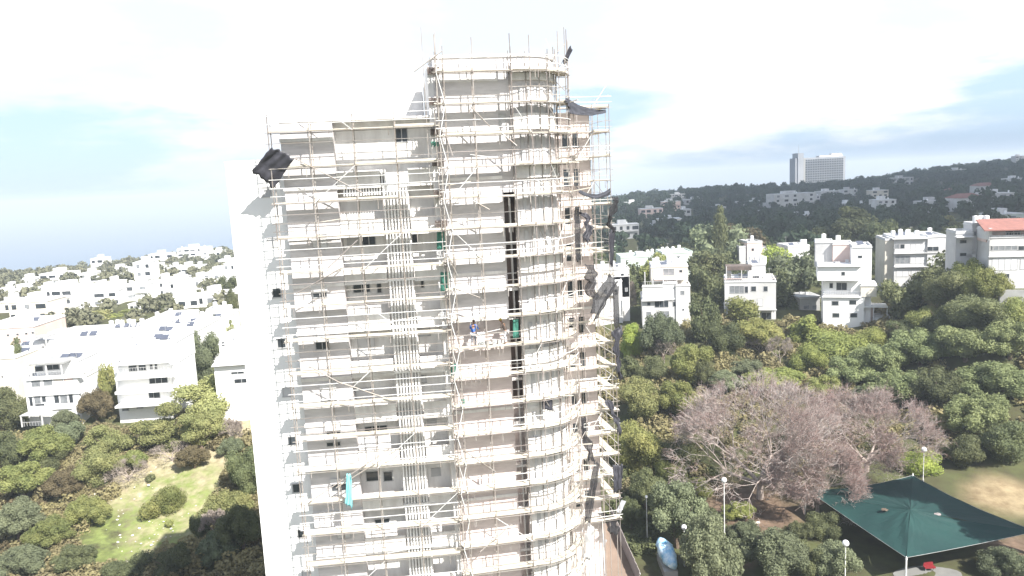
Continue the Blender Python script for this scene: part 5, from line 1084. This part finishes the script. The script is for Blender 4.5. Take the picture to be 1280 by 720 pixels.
RT_ = [  # px, py, w, h, y, kind, mat, label[, name]
 (790, 424, 34, 46, 142, 'round', 'leaf_lime', 'bright lime green tree beside the outer edge of the scaffolding'),
 (826, 420, 50, 56, 140, 'feather', 'leaf_olive', 'grey-green tree with bare stems below the house with the orange pergola'),
 (866, 452, 48, 56, 126, 'round', 'leaf_green', 'rounded mid green tree in the middle of the right slope'),
 (799, 496, 56, 56, 114, 'round', 'leaf_pine', 'yellow-green bushy pine next to the scaffolding, middle height'),
 (797, 560, 62, 62, 100, 'round', 'leaf_green', 'bright green bushy tree next to the lower scaffolding'),
 (848, 500, 50, 48, 119, 'feather', 'leaf_green', 'loose green tree left of the bare tree'), (815, 460, 36, 36, 130, 'round', 'leaf_dark', 'dark small tree between the lime tree and the rounded one'),
 (876, 352, 34, 44, 170, 'round', 'leaf_dark', 'dark grey-green tree between two white villas, upper'), (880, 398, 36, 60, 160, 'round', 'leaf_dark', 'tall dark tree between two white villas, lower'),
 (925, 386, 46, 32, 150, 'ball', 'leaf_green', 'round dense tree covering the foot of the pergola-roofed villa'),
 (905, 425, 44, 44, 142, 'round', 'leaf_dark', 'dark tree under the round dense one'), (945, 418, 60, 36, 141, 'feather', 'leaf_green', 'wide green tree below the pergola-roofed villa'),
 (1003, 412, 46, 40, 145, 'round', 'leaf_yellow', 'yellowish green bush left of the bright four-storey house', S), (1048, 430, 76, 40, 143, 'ball', 'leaf_yellow', 'ivy-like yellow-green mound under the bright four-storey house', S),
 (1088, 425, 40, 34, 146, 'ball', 'leaf_yellow', 'small yellow-green mound under the terrace pergola', S), (1010, 452, 44, 40, 132, 'round', 'leaf_yellow', 'loose yellow-green shrub below the yellowish bush', S),
 (880, 470, 30, 40, 118, 'feather', 'leaf_dark', 'narrow dark shrub right of the rounded mid green tree', S), (905, 478, 46, 30, 122, 'feather', 'leaf_olive', 'olive scrub above the big bare tree', S),
 (935, 462, 40, 26, 126, 'feather', 'leaf_olive', 'grey-green scrub beside the fallen pale branches', S), (970, 475, 70, 28, 121, 'feather', 'leaf_yellow', 'yellowish scrub on the rim above the big bare tree', S),
 (820, 335, 36, 40, 190, 'round', 'leaf_green', 'light green treetop behind the house with the orange pergola'),
 (900, 312, 66, 60, 232, 'round', 'leaf_olive', 'tall grey-green tree mass behind the villas'), (901, 302, 22, 64, 228, 'cypress', 'leaf_dark', 'dark pointed cypress in front of the grey-green tree mass'),
 (925, 300, 60, 46, 245, 'round', 'leaf_rust', 'brownish green tree behind the long low grey building'), (885, 330, 46, 40, 205, 'round', 'leaf_dark', 'dark tree behind the villa with the dark pergola'),
 (970, 322, 38, 38, 200, 'ball', 'leaf_lime', 'bright yellow-green treetop behind the villas'), (992, 345, 54, 58, 186, 'round', 'leaf_olive', 'olive-brown tree between the villa and bright white house'),
 (990, 385, 34, 34, 176, 'round', 'leaf_dark', 'shaded tree beside the dark low shed'), (1074, 282, 70, 50, 262, 'round', 'leaf_dark', 'dark dense tree behind the bright four-storey house'),
 (1100, 300, 40, 48, 240, 'round', 'leaf_dark', 'dark tree left of the shuttered flats'), (1012, 300, 50, 30, 270, 'round', 'leaf_dark', 'dark treetops left of the grey box roofs'),
 (1182, 284, 46, 32, 300, 'round', 'leaf_pine', 'sunlit olive green treetop behind the shuttered flats'), (1205, 282, 26, 22, 320, 'round', 'leaf_olive', 'dull green treetop left of the red-roofed house'),
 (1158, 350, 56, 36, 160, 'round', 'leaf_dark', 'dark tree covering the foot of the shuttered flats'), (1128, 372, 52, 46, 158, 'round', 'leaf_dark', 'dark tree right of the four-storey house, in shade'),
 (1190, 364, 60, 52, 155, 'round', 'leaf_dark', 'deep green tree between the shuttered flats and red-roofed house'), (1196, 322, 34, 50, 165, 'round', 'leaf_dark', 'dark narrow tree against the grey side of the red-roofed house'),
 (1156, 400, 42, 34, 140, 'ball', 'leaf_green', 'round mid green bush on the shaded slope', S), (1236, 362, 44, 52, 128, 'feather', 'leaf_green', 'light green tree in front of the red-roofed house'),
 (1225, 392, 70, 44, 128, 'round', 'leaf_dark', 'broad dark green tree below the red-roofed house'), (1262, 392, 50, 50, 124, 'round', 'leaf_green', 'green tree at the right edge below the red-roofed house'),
 (1180, 400, 44, 44, 142, 'round', 'leaf_dark', 'dark gap-filling tree at the middle of the right slope'), (1130, 412, 40, 30, 146, 'round', 'leaf_dark', 'dark bush under the terrace pergola, right side', S),
 (1098, 452, 66, 48, 130, 'feather', 'leaf_grove', 'pale feathery tree at the left of the feathery grove'), (1150, 436, 80, 46, 132, 'feather', 'leaf_grove', 'tall pale feathery tree at the top of the grove'),
 (1208, 430, 76, 46, 130, 'feather', 'leaf_grove', 'pale feathery tree in the upper right of the grove'), (1262, 426, 66, 54, 126, 'feather', 'leaf_grove', 'pale feathery tree at the right edge, upper'),
 (1062, 466, 56, 40, 128, 'feather', 'leaf_grove', 'yellow-green feathery tree behind the bare trees'), (1122, 486, 70, 50, 122, 'feather', 'leaf_grove', 'grey-green feathery tree in the middle of the grove'),
 (1172, 486, 66, 52, 121, 'feather', 'leaf_dark', 'shaded feathery tree in the middle of the grove'), (1246, 478, 80, 50, 118, 'feather', 'leaf_grove', 'broad feathery tree at the right edge, middle'),
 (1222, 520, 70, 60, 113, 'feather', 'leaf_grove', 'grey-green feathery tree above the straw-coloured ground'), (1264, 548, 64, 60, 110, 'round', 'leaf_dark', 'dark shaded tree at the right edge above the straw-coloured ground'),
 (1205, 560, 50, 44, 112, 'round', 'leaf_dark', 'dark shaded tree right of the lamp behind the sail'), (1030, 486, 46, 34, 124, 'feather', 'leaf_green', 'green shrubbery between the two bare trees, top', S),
 (1086, 498, 44, 30, 121, 'feather', 'leaf_olive', 'grey-green scrub above the right bare tree', S), (1152, 578, 58, 32, 110, 'ball', 'leaf_lime', 'bright green rounded shrub behind the park lamp', S), (1178, 530, 30, 26, 113, 'feather', 'leaf_pine', 'small lit shrub at the right end of the bare trees', S),
 (846, 642, 76, 84, 86, 'feather', 'leaf_olive', 'silvery olive tree left of the tall park lamp'), (884, 690, 76, 96, 78, 'feather', 'leaf_olive', 'silvery olive tree right of the blue wrapped bundle'),
 (808, 612, 44, 52, 94, 'feather', 'leaf_dark', 'dull green tree near the foot of the scaffolding'), (850, 572, 54, 46, 100, 'feather', 'leaf_dark', 'shaded green tree left of the big bare tree, low'),
 (972, 694, 84, 62, 77, 'feather', 'leaf_olive', 'wide silvery olive tree at the bottom, below the bare tree'), (1046, 702, 56, 54, 74, 'feather', 'leaf_olive', 'silvery olive bush beside the lamp left of the sail', S),
 (1012, 704, 40, 50, 74, 'round', 'leaf_dark', 'dark bush between two silvery olives at the bottom', S), (1258, 706, 54, 44, 77, 'feather', 'leaf_olive', 'silvery olive bush at the lower right corner', S),
 (1210, 348, 38, 56, 133, 'round', 'leaf_green', 'green tree covering the grey side of the red-roofed house'), (998, 668, 40, 34, 82, 'feather', 'leaf_dark', 'dark shrub below the pale branches left of the sail', S), (1030, 660, 40, 40, 84, 'round', 'leaf_dark', 'dark shrub under the left edge of the shade sail', S),
 (930, 668, 44, 34, 82, 'feather', 'leaf_olive', 'grey-green shrub right of the tall park lamp', S),
 (925, 640, 40, 24, 92, 'feather', 'leaf_yellow', 'low yellow-brown scrub beside the tall park lamp', S), (872, 610, 34, 26, 98, 'feather', 'leaf_yellow', 'small yellow-green shrub under the bare tree', S),
 (788, 645, 36, 44, 88, 'feather', 'leaf_dark', 'grey-green bush at the foot of the back scaffolding', S), (836, 590, 40, 34, 99, 'feather', 'leaf_green', 'green shrub right of the bright bushy tree', S), (786, 462, 26, 34, 128, 'feather', 'leaf_dark', 'dark shrub beside the scaffolding below the lime tree', S),
]
LT_ = [
 (264, 496, 84, 54, 119, 'round', 'leaf_pine', 'largest green pine in front of the white wall edge'), (250, 536, 56, 46, 116, 'pine', 'leaf_pine', 'green pine crown below the largest one'),
 (203, 534, 64, 46, 117, 'pine', 'leaf_pine', 'layered green pine below the terraced flats'), (136, 549, 56, 44, 115, 'round', 'leaf_pine', 'yellow-green pine below the gap of the two flats'),
 (120, 584, 52, 44, 109, 'round', 'leaf_pine', 'yellow-green round bush on the slope left of the clearing'), (214, 625, 42, 40, 106, 'ball', 'leaf_green', 'dense round bush in the grass clearing, larger', S),
 (187, 638, 26, 28, 105, 'ball', 'leaf_green', 'smaller dense bush touching the larger one in the clearing', S), (188, 598, 13, 12, 112, 'ball', 'leaf_dark', 'little dark bush at the top of the clearing', S),
 (212, 654, 11, 10, 101, 'ball', 'leaf_green', 'tiny round bush below the larger one in the clearing', S),
 (254, 444, 38, 60, 137, 'round', 'leaf_olive', 'tall grey-green tree right of the terraced flats'), (272, 412, 34, 34, 150, 'feather', 'leaf_pine', 'yellowish treetop above the slanting roof house'),
 (137, 482, 22, 56, 136, 'round', 'leaf_green', 'narrow green tree between the two flats'), (25, 462, 20, 60, 137, 'cypress', 'leaf_dark', 'dark narrow cypress left of the glazed-balcony flats'),
 (14, 508, 48, 56, 132, 'round', 'leaf_dark', 'grey-green tree at the left edge by the flats'), (120, 508, 40, 40, 128, 'feather', 'leaf_rust', 'reddish brown bush between the two flats'), (82, 525, 30, 26, 127, 'feather', 'leaf_olive', 'thin grey tree in front of the glazed-balcony flats'),
 (198, 376, 44, 42, 290, 'round', 'leaf_dark', 'big dark green tree in the middle of the left town'), (222, 384, 22, 30, 280, 'cypress', 'leaf_dark', 'pair of dark pointed trees right of the big dark one'),
 (152, 398, 50, 18, 230, 'round', 'leaf_yellow', 'light yellow-green treetops behind the solar roofs, right'), (116, 400, 50, 20, 225, 'round', 'leaf_pine', 'light green treetops behind the solar roofs, middle'), (78, 404, 40, 20, 222, 'round', 'leaf_green', 'green treetops behind the solar roofs, left'),
 (60, 398, 40, 22, 240, 'round', 'leaf_dark', 'dull dark treetops left of the light green ones'), (92, 384, 36, 14, 280, 'round', 'leaf_dark', 'grey-green trees below the white house with dark windows'), (140, 384, 40, 18, 275, 'round', 'leaf_dark', 'grey-green trees below the long white house'),
 (100, 353, 34, 18, 380, 'round', 'leaf_green', 'broad green treetop on the left skyline'), (248, 340, 24, 12, 420, 'round', 'leaf_pine', 'green hillock tree under the widest skyline block'), (222, 336, 22, 14, 430, 'round', 'leaf_green', 'green treetop left of the gabled house'),
 (36, 368, 30, 16, 330, 'round', 'leaf_green', 'green treetop above the stepped terraces'), (285, 358, 22, 26, 260, 'round', 'leaf_dark', 'dark tree next to the tower, level with the town'), (290, 384, 16, 34, 200, 'cypress', 'leaf_dark', 'tall dark tree against the tower outline'),
 (245, 377, 40, 14, 300, 'round', 'leaf_olive', 'grey-green scrubby trees beside the orange canopy house'),
 (52, 556, 60, 44, 114, 'feather', 'leaf_green', 'green scrub mass below the glazed-balcony flats'), (14, 560, 44, 50, 113, 'round', 'leaf_dark', 'dark green thicket at the left edge'), (84, 545, 44, 36, 117, 'feather', 'leaf_olive', 'grey-green scrub with a bare stem', S),
 (30, 600, 60, 44, 107, 'feather', 'leaf_green', 'loose green thicket at the left edge, middle'), (80, 606, 50, 40, 106, 'feather', 'leaf_rust', 'brownish green shrub on the slope left of the clearing', S), (108, 642, 50, 40, 101, 'feather', 'leaf_green', 'green shrub at the left rim of the clearing', S),
 (20, 650, 60, 50, 99, 'feather', 'leaf_olive', 'olive thicket at the left edge, lower'), (60, 668, 56, 40, 96, 'feather', 'leaf_green', 'green shrub above the lower left corner', S), (30, 702, 60, 40, 92, 'feather', 'leaf_olive', 'olive-brown shrub in the lower left corner', S),
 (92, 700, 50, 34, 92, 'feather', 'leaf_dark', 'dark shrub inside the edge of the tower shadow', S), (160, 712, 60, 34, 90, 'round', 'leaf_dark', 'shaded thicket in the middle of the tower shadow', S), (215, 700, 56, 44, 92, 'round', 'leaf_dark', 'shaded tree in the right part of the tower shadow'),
 (282, 636, 56, 44, 102, 'feather', 'leaf_pine', 'lit yellow-green shrub between the clearing and tower', S), (306, 590, 44, 60, 107, 'round', 'leaf_dark', 'dark green thicket beside the tower wall, upper'), (300, 660, 50, 60, 98, 'feather', 'leaf_dark', 'dark green thicket beside the tower wall, lower'),
 (270, 685, 50, 44, 94, 'feather', 'leaf_olive', 'grey-green shrub at the bottom beside the tower', S), (250, 660, 26, 40, 99, 'feather', 'leaf_dark', 'dark shrub at the right rim of the clearing', S), (168, 575, 34, 24, 112, 'feather', 'leaf_green', 'low green shrub under the pale dry branches', S),
 (290, 560, 30, 26, 113, 'feather', 'leaf_olive', 'thin grey shrub under the largest pine', S), (242, 572, 40, 30, 111, 'feather', 'leaf_rust', 'brown-green shrub at the top of the clearing', S), (60, 578, 40, 30, 110, 'round', 'leaf_dark', 'dark shrub in the middle of the left slope', S),
]
for row in RT_ + LT_:
    nm = row[8] if len(row) > 8 else 'tree'
    tree(*row[:8], name=nm, cat='bush' if nm == S else 'tree')

def proj(p):
    v = p - CAM; return 640 + FPX * v.dot(RT) / v.dot(FWD), 360 - FPX * v.dot(UP) / v.dot(FWD)
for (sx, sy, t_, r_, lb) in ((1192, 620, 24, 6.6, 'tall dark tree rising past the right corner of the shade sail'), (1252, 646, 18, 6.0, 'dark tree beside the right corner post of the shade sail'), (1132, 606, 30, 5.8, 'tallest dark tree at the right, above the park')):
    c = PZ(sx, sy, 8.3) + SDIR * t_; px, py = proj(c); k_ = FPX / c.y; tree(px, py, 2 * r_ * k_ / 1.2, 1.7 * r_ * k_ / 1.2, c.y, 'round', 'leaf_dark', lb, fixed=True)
# ------------------------------------------------------------------ leafless trees
def bare(px, pyc, wpx, hpx, y, label, lv=6, seed=1, mt='twig', name='bare_tree', trunk='pale_bark', nb=4, tw=1.0):
    rng = random.Random(seed); y = solve_y(px, pyc, hpx, y, .78) if hpx > 70 else solve_y(px, pyc, hpx, y, .6); k = y / FPX; c = P(px, pyc, y); r = wpx * k / 2; h = hpx * k / 2; zg = H(c.x, c.y); zc = max(c.z - zg, h * .7)
    root = thing(name, label, 'tree', (c.x, c.y, zg)); LIM, TW = MB(), MB()
    FOOT.append((c.x, c.y, r * .9))
    top = zc + h
    def inside(p): return (p.x / r) ** 2 + (p.y / r) ** 2 + ((p.z - zc * .75) / (top - zc * .75)) ** 2
    def grow(p, d, ln, rad_, l):
        q = p; dd = d.copy(); segs = 2 if l < 3 else 1
        for s in range(segs):
            dd = (dd + Vector((rng.uniform(-1, 1), rng.uniform(-1, 1), rng.uniform(-.7, .9))) * .22).normalized(); q2 = q + dd * ln / segs
            if q2.z < 1.0: q2.z = 1.0
            r2 = rad_ * .75
            (LIM if l < 3 else TW).tube(q, q2, rad_, r2, 6 if l < 3 else 3); q = q2; rad_ = r2
        if l >= lv: return
        n = nb if l < 3 else rng.choice((3, 4)) if l < lv - 1 else 4
        if inside(q) > 1.05 and l > 2: n = 2
        for i in range(n):
            out_ = Vector((q.x, q.y, max(0, q.z - zc * .4))).normalized() if q.length > .1 else Vector((0, 0, 1))
            rd = Vector((rng.gauss(0, 1), rng.gauss(0, 1), rng.gauss(0, .8))).normalized()
            nd = (dd * .55 + out_ * .35 + rd * .75 + Vector((0, 0, .12))).normalized()
            grow(q, nd, ln * rng.uniform(.62, .80), max(rad_ * .68, .020 * tw), l + 1)
    base = r * .44; n0 = 6
    LIM.tube((0, 0, -.5), (0, 0, zc * .3), r * .05, r * .042, 8)
    for i in range(n0):
        a = 2 * math.pi * (i + rng.uniform(-.3, .3)) / n0; grow(Vector((0, 0, zc * .28)), Vector((math.cos(a), math.sin(a), rng.uniform(.35, 1.0))).normalized(), base, r * .028, 1)
    tv = np.array(TW.v); ex = np.percentile(np.hypot(tv[:, 0], tv[:, 1]), 96); ez = np.percentile(tv[:, 2], 98.5); fx, fz = r / ex, top / ez
    for mb_ in (LIM, TW): mb_.v = [(a * fx, b_ * fx, c_ * fz) for a, b_, c_ in mb_.v]
    OT = MB()
    if mt == 'twig':
        nrg = np.random.RandomState(seed); pick = nrg.choice(len(TW.v), 15000)
        for q in pick:
            a = Vector(TW.v[q])
            if a.z < top * .3: continue
            o_ = Vector((a.x, a.y, max(0, a.z - zc * .4))).normalized(); d_ = (o_ * .6 + Vector(nrg.normal(size=3)) * .6).normalized(); OT.tube(a, a + d_ * nrg.uniform(.35, .95), .014, .006, 3)
    for nm, mb_, mm in (('limbs', LIM, trunk), ('twigs', TW, mt), ('outer_twigs', OT, 'outer_twig')):
        if not mb_.v: continue
        o = link(nm, mb_.mesh(nm, M[mm])); o.parent = root
    return root
bare(950, 562, 225, 165, 100, 'huge leafless reddish-grey tree filling the middle of the right slope', 7, 3, nb=4)
bare(1084, 548, 168, 112, 106, 'leafless reddish-grey tree behind the green shade sail', 7, 5, nb=4, tw=.8)
bare(1022, 606, 130, 100, 94, 'leafless tree with pale branches reaching over the green shade sail', 7, 8, nb=4, tw=.8)
bare(975, 442, 40, 38, 134, 'small round leafless brown bush on the upper right slope', 6, 9, 'drytwig', 'bare_shrub', nb=3, tw=.8)
bare(950, 434, 40, 24, 136, 'pale fallen dry branches left of the round leafless bush', 5, 10, 'drytwig', 'dry_branches')
bare(160, 590, 60, 34, 109, 'pale grey dry branches at the top left of the clearing', 6, 11, 'drytwig', 'dry_branches')
bare(215, 570, 60, 26, 112, 'dry grey undergrowth at the top of the clearing', 6, 12, 'drytwig', 'dry_branches')
bare(290, 545, 30, 34, 116, 'dry pale scrub beside the white tower wall', 6, 13, 'drytwig', 'dry_branches')
bare(784, 380, 26, 50, 158, 'slender leafless grey tree beside the torn netting', 6, 14, 'drytwig')
bare(830, 440, 30, 40, 136, 'bare pale stems in the grey-green tree on the right slope', 5, 15, 'drytwig')
bare(268, 660, 36, 40, 99, 'grey leafless shrub between the clearing and tower', 6, 16, 'drytwig', 'bare_shrub')

# ------------------------------------------------------------------ scattered masses (nobody could count them)
def scatter(name, label, m, N, region, rr, lod, kinds, seed, clear=1.0, zoff=.35, hs=(.8, 1.2), pathfn=None):
    """region(rs, n) -> x, y arrays"""
    rs = np.random.RandomState(seed); x, y = region(rs, N); z = Hn(x, y)
    F = np.array(FOOT); keep = np.ones(len(x), bool)
    for fx, fy, fr_ in F: keep &= (x - fx) ** 2 + (y - fy) ** 2 > (fr_ * clear + rr[0] * .5) ** 2
    if pathfn is not None: keep &= pathfn(x, y)
    x, y, z = x[keep], y[keep], z[keep]; n = len(x); R_ = rs.uniform(rr[0], rr[1], n); hh = R_ * rs.uniform(*hs, n); an = rs.uniform(0, 6.28, n)
    out_ = []
    for i in range(n):
        q = tmpl(kinds[i % len(kinds)], lod, i % 3); ca_, sa_ = math.cos(an[i]), math.sin(an[i])
        X_ = (q[..., 0] * ca_ - q[..., 1] * sa_) * R_[i] + x[i]; Y_ = (q[..., 0] * sa_ + q[..., 1] * ca_) * R_[i] + y[i]; out_.append(np.stack([X_, Y_, q[..., 2] * hh[i] + z[i] + hh[i] * zoff], -1))
    V_ = np.concatenate(out_).reshape(-1, 3); o = link(name, npmesh(name, V_, np.arange(len(V_)).reshape(-1, 4), M[m])); o['kind'] = 'stuff'; o['label'] = label; return o
def tmpl_small():
    for kd in ('round', 'feather', 'ball', 'cypress'):
        for v in range(3):
            q, lo, lr, sc = crown_tmpl(700 + v * 7 + len(kd), 230, .17, kd); TM[(kd, 'tiny', v)] = np.concatenate([q, core_quads(lo, lr, sc, .8)[::2]])
            q, lo, lr, sc = crown_tmpl(800 + v * 7 + len(kd), 700, .10, kd); TM[(kd, 'small', v)] = q
tmpl_small()
def reg(u0, u1, y0, y1):
    def f(rs, n):
        y = np.sqrt(rs.uniform(y0 ** 2, y1 ** 2, n)); u = rs.uniform(u0, u1, n); return u * y, y
    return f
rpx = lambda px: (px - 640) / FPX
def clear_left(x, y):
    def inb(px, py, rx, ry, z):
        c = PZ(px, py, z); e = abs(PZ(px + rx, py, z).x - c.x); f = abs(PZ(px, py - ry, z).y - PZ(px, py + ry, z).y) / 2; return ((x - c.x) / e) ** 2 + ((y - c.y) / f) ** 2 < 1
    return ~(inb(195, 640, 72, 48, 4.5) | inb(240, 602, 44, 20, 6) | inb(150, 668, 40, 25, 3.5) | inb(295, 560, 16, 26, 8))
scatter('hillside_wood', 'dense dark wood covering the distant hill on the right', 'leaf_far', 2600, reg(rpx(745), rpx(1500), 250, 1250), (3.5, 6.5), 'tiny', ['round', 'round', 'ball', 'round', 'cypress'], 1, .85, .75, (.75, 1.1))
scatter('hillside_wood', 'dark trees between and behind the nearer right-hand villas', 'leaf_dark', 330, reg(rpx(750), rpx(1450), 168, 260), (2.5, 4.5), 'small', ['round', 'ball', 'feather'], 2, .95, .7)
scatter('town_greenery', 'grey-green trees scattered between the white houses of the left town', 'leaf_town', 1150, reg(rpx(-300), rpx(330), 190, 640), (2.2, 4.8), 'tiny', ['round', 'ball', 'round', 'cypress'], 3, .85, .55, (.7, 1.0))
scatter('undergrowth', 'green and brown scrub covering the left slope', 'scrub', 1700, reg(rpx(-200), rpx(420), 84, 133), (.9, 2.3), 'small', ['feather', 'round'], 4, .8, .15, (.6, 1.0), clear_left)
scatter('undergrowth', 'dark scrub between the trees of the right slope', 'scrub', 900, reg(rpx(740), rpx(1450), 104, 166), (1.2, 2.8), 'small', ['feather', 'round'], 5, .7, .2, (.6, 1.0), lambda x, y: (y > 109) | (x / y < rpx(1010)))
scatter('undergrowth', 'shaded shrubs at the foot of the tower', 'leaf_dark', 150, reg(rpx(770), rpx(905), 76, 108), (.9, 1.9), 'small', ['feather', 'round'], 6, .7, .15, (.6, 1.0))
scatter('dry_brush', 'brown dry brush among the scrub of the left slope', 'leaf_rust', 260, reg(rpx(-100), rpx(330), 92, 122), (.7, 1.5), 'small', ['feather'], 14, .5, .1, (.5, .8), clear_left)
scatter('dry_brush', 'brown dry brush on the upper rim of the right slope', 'leaf_rust', 90, reg(rpx(880), rpx(1020), 118, 140), (.8, 1.6), 'small', ['feather'], 15, .5, .1, (.5, .8))
# grass tufts and stones of the clearing
rs = np.random.RandomState(9); mb = MB()
for i in range(150):
    px, py = rs.normal(175, 45), rs.normal(650, 28)
    if py < 600 or px > 262: continue
    h = PZ(px, py, 4.5); z = H(h.x, h.y); r = abs(rs.normal(.05, .07)) + .04; mb.sphere((h.x, h.y, z + r * .2), r, 6, 4, .6, .25)
o = mb.build('white_stones', mat('limestone', (.62, .6, .54), .9, .1, 2)); o['kind'] = 'stuff'; o['label'] = 'scattered white stones on the grass clearing'
#@@NEXT
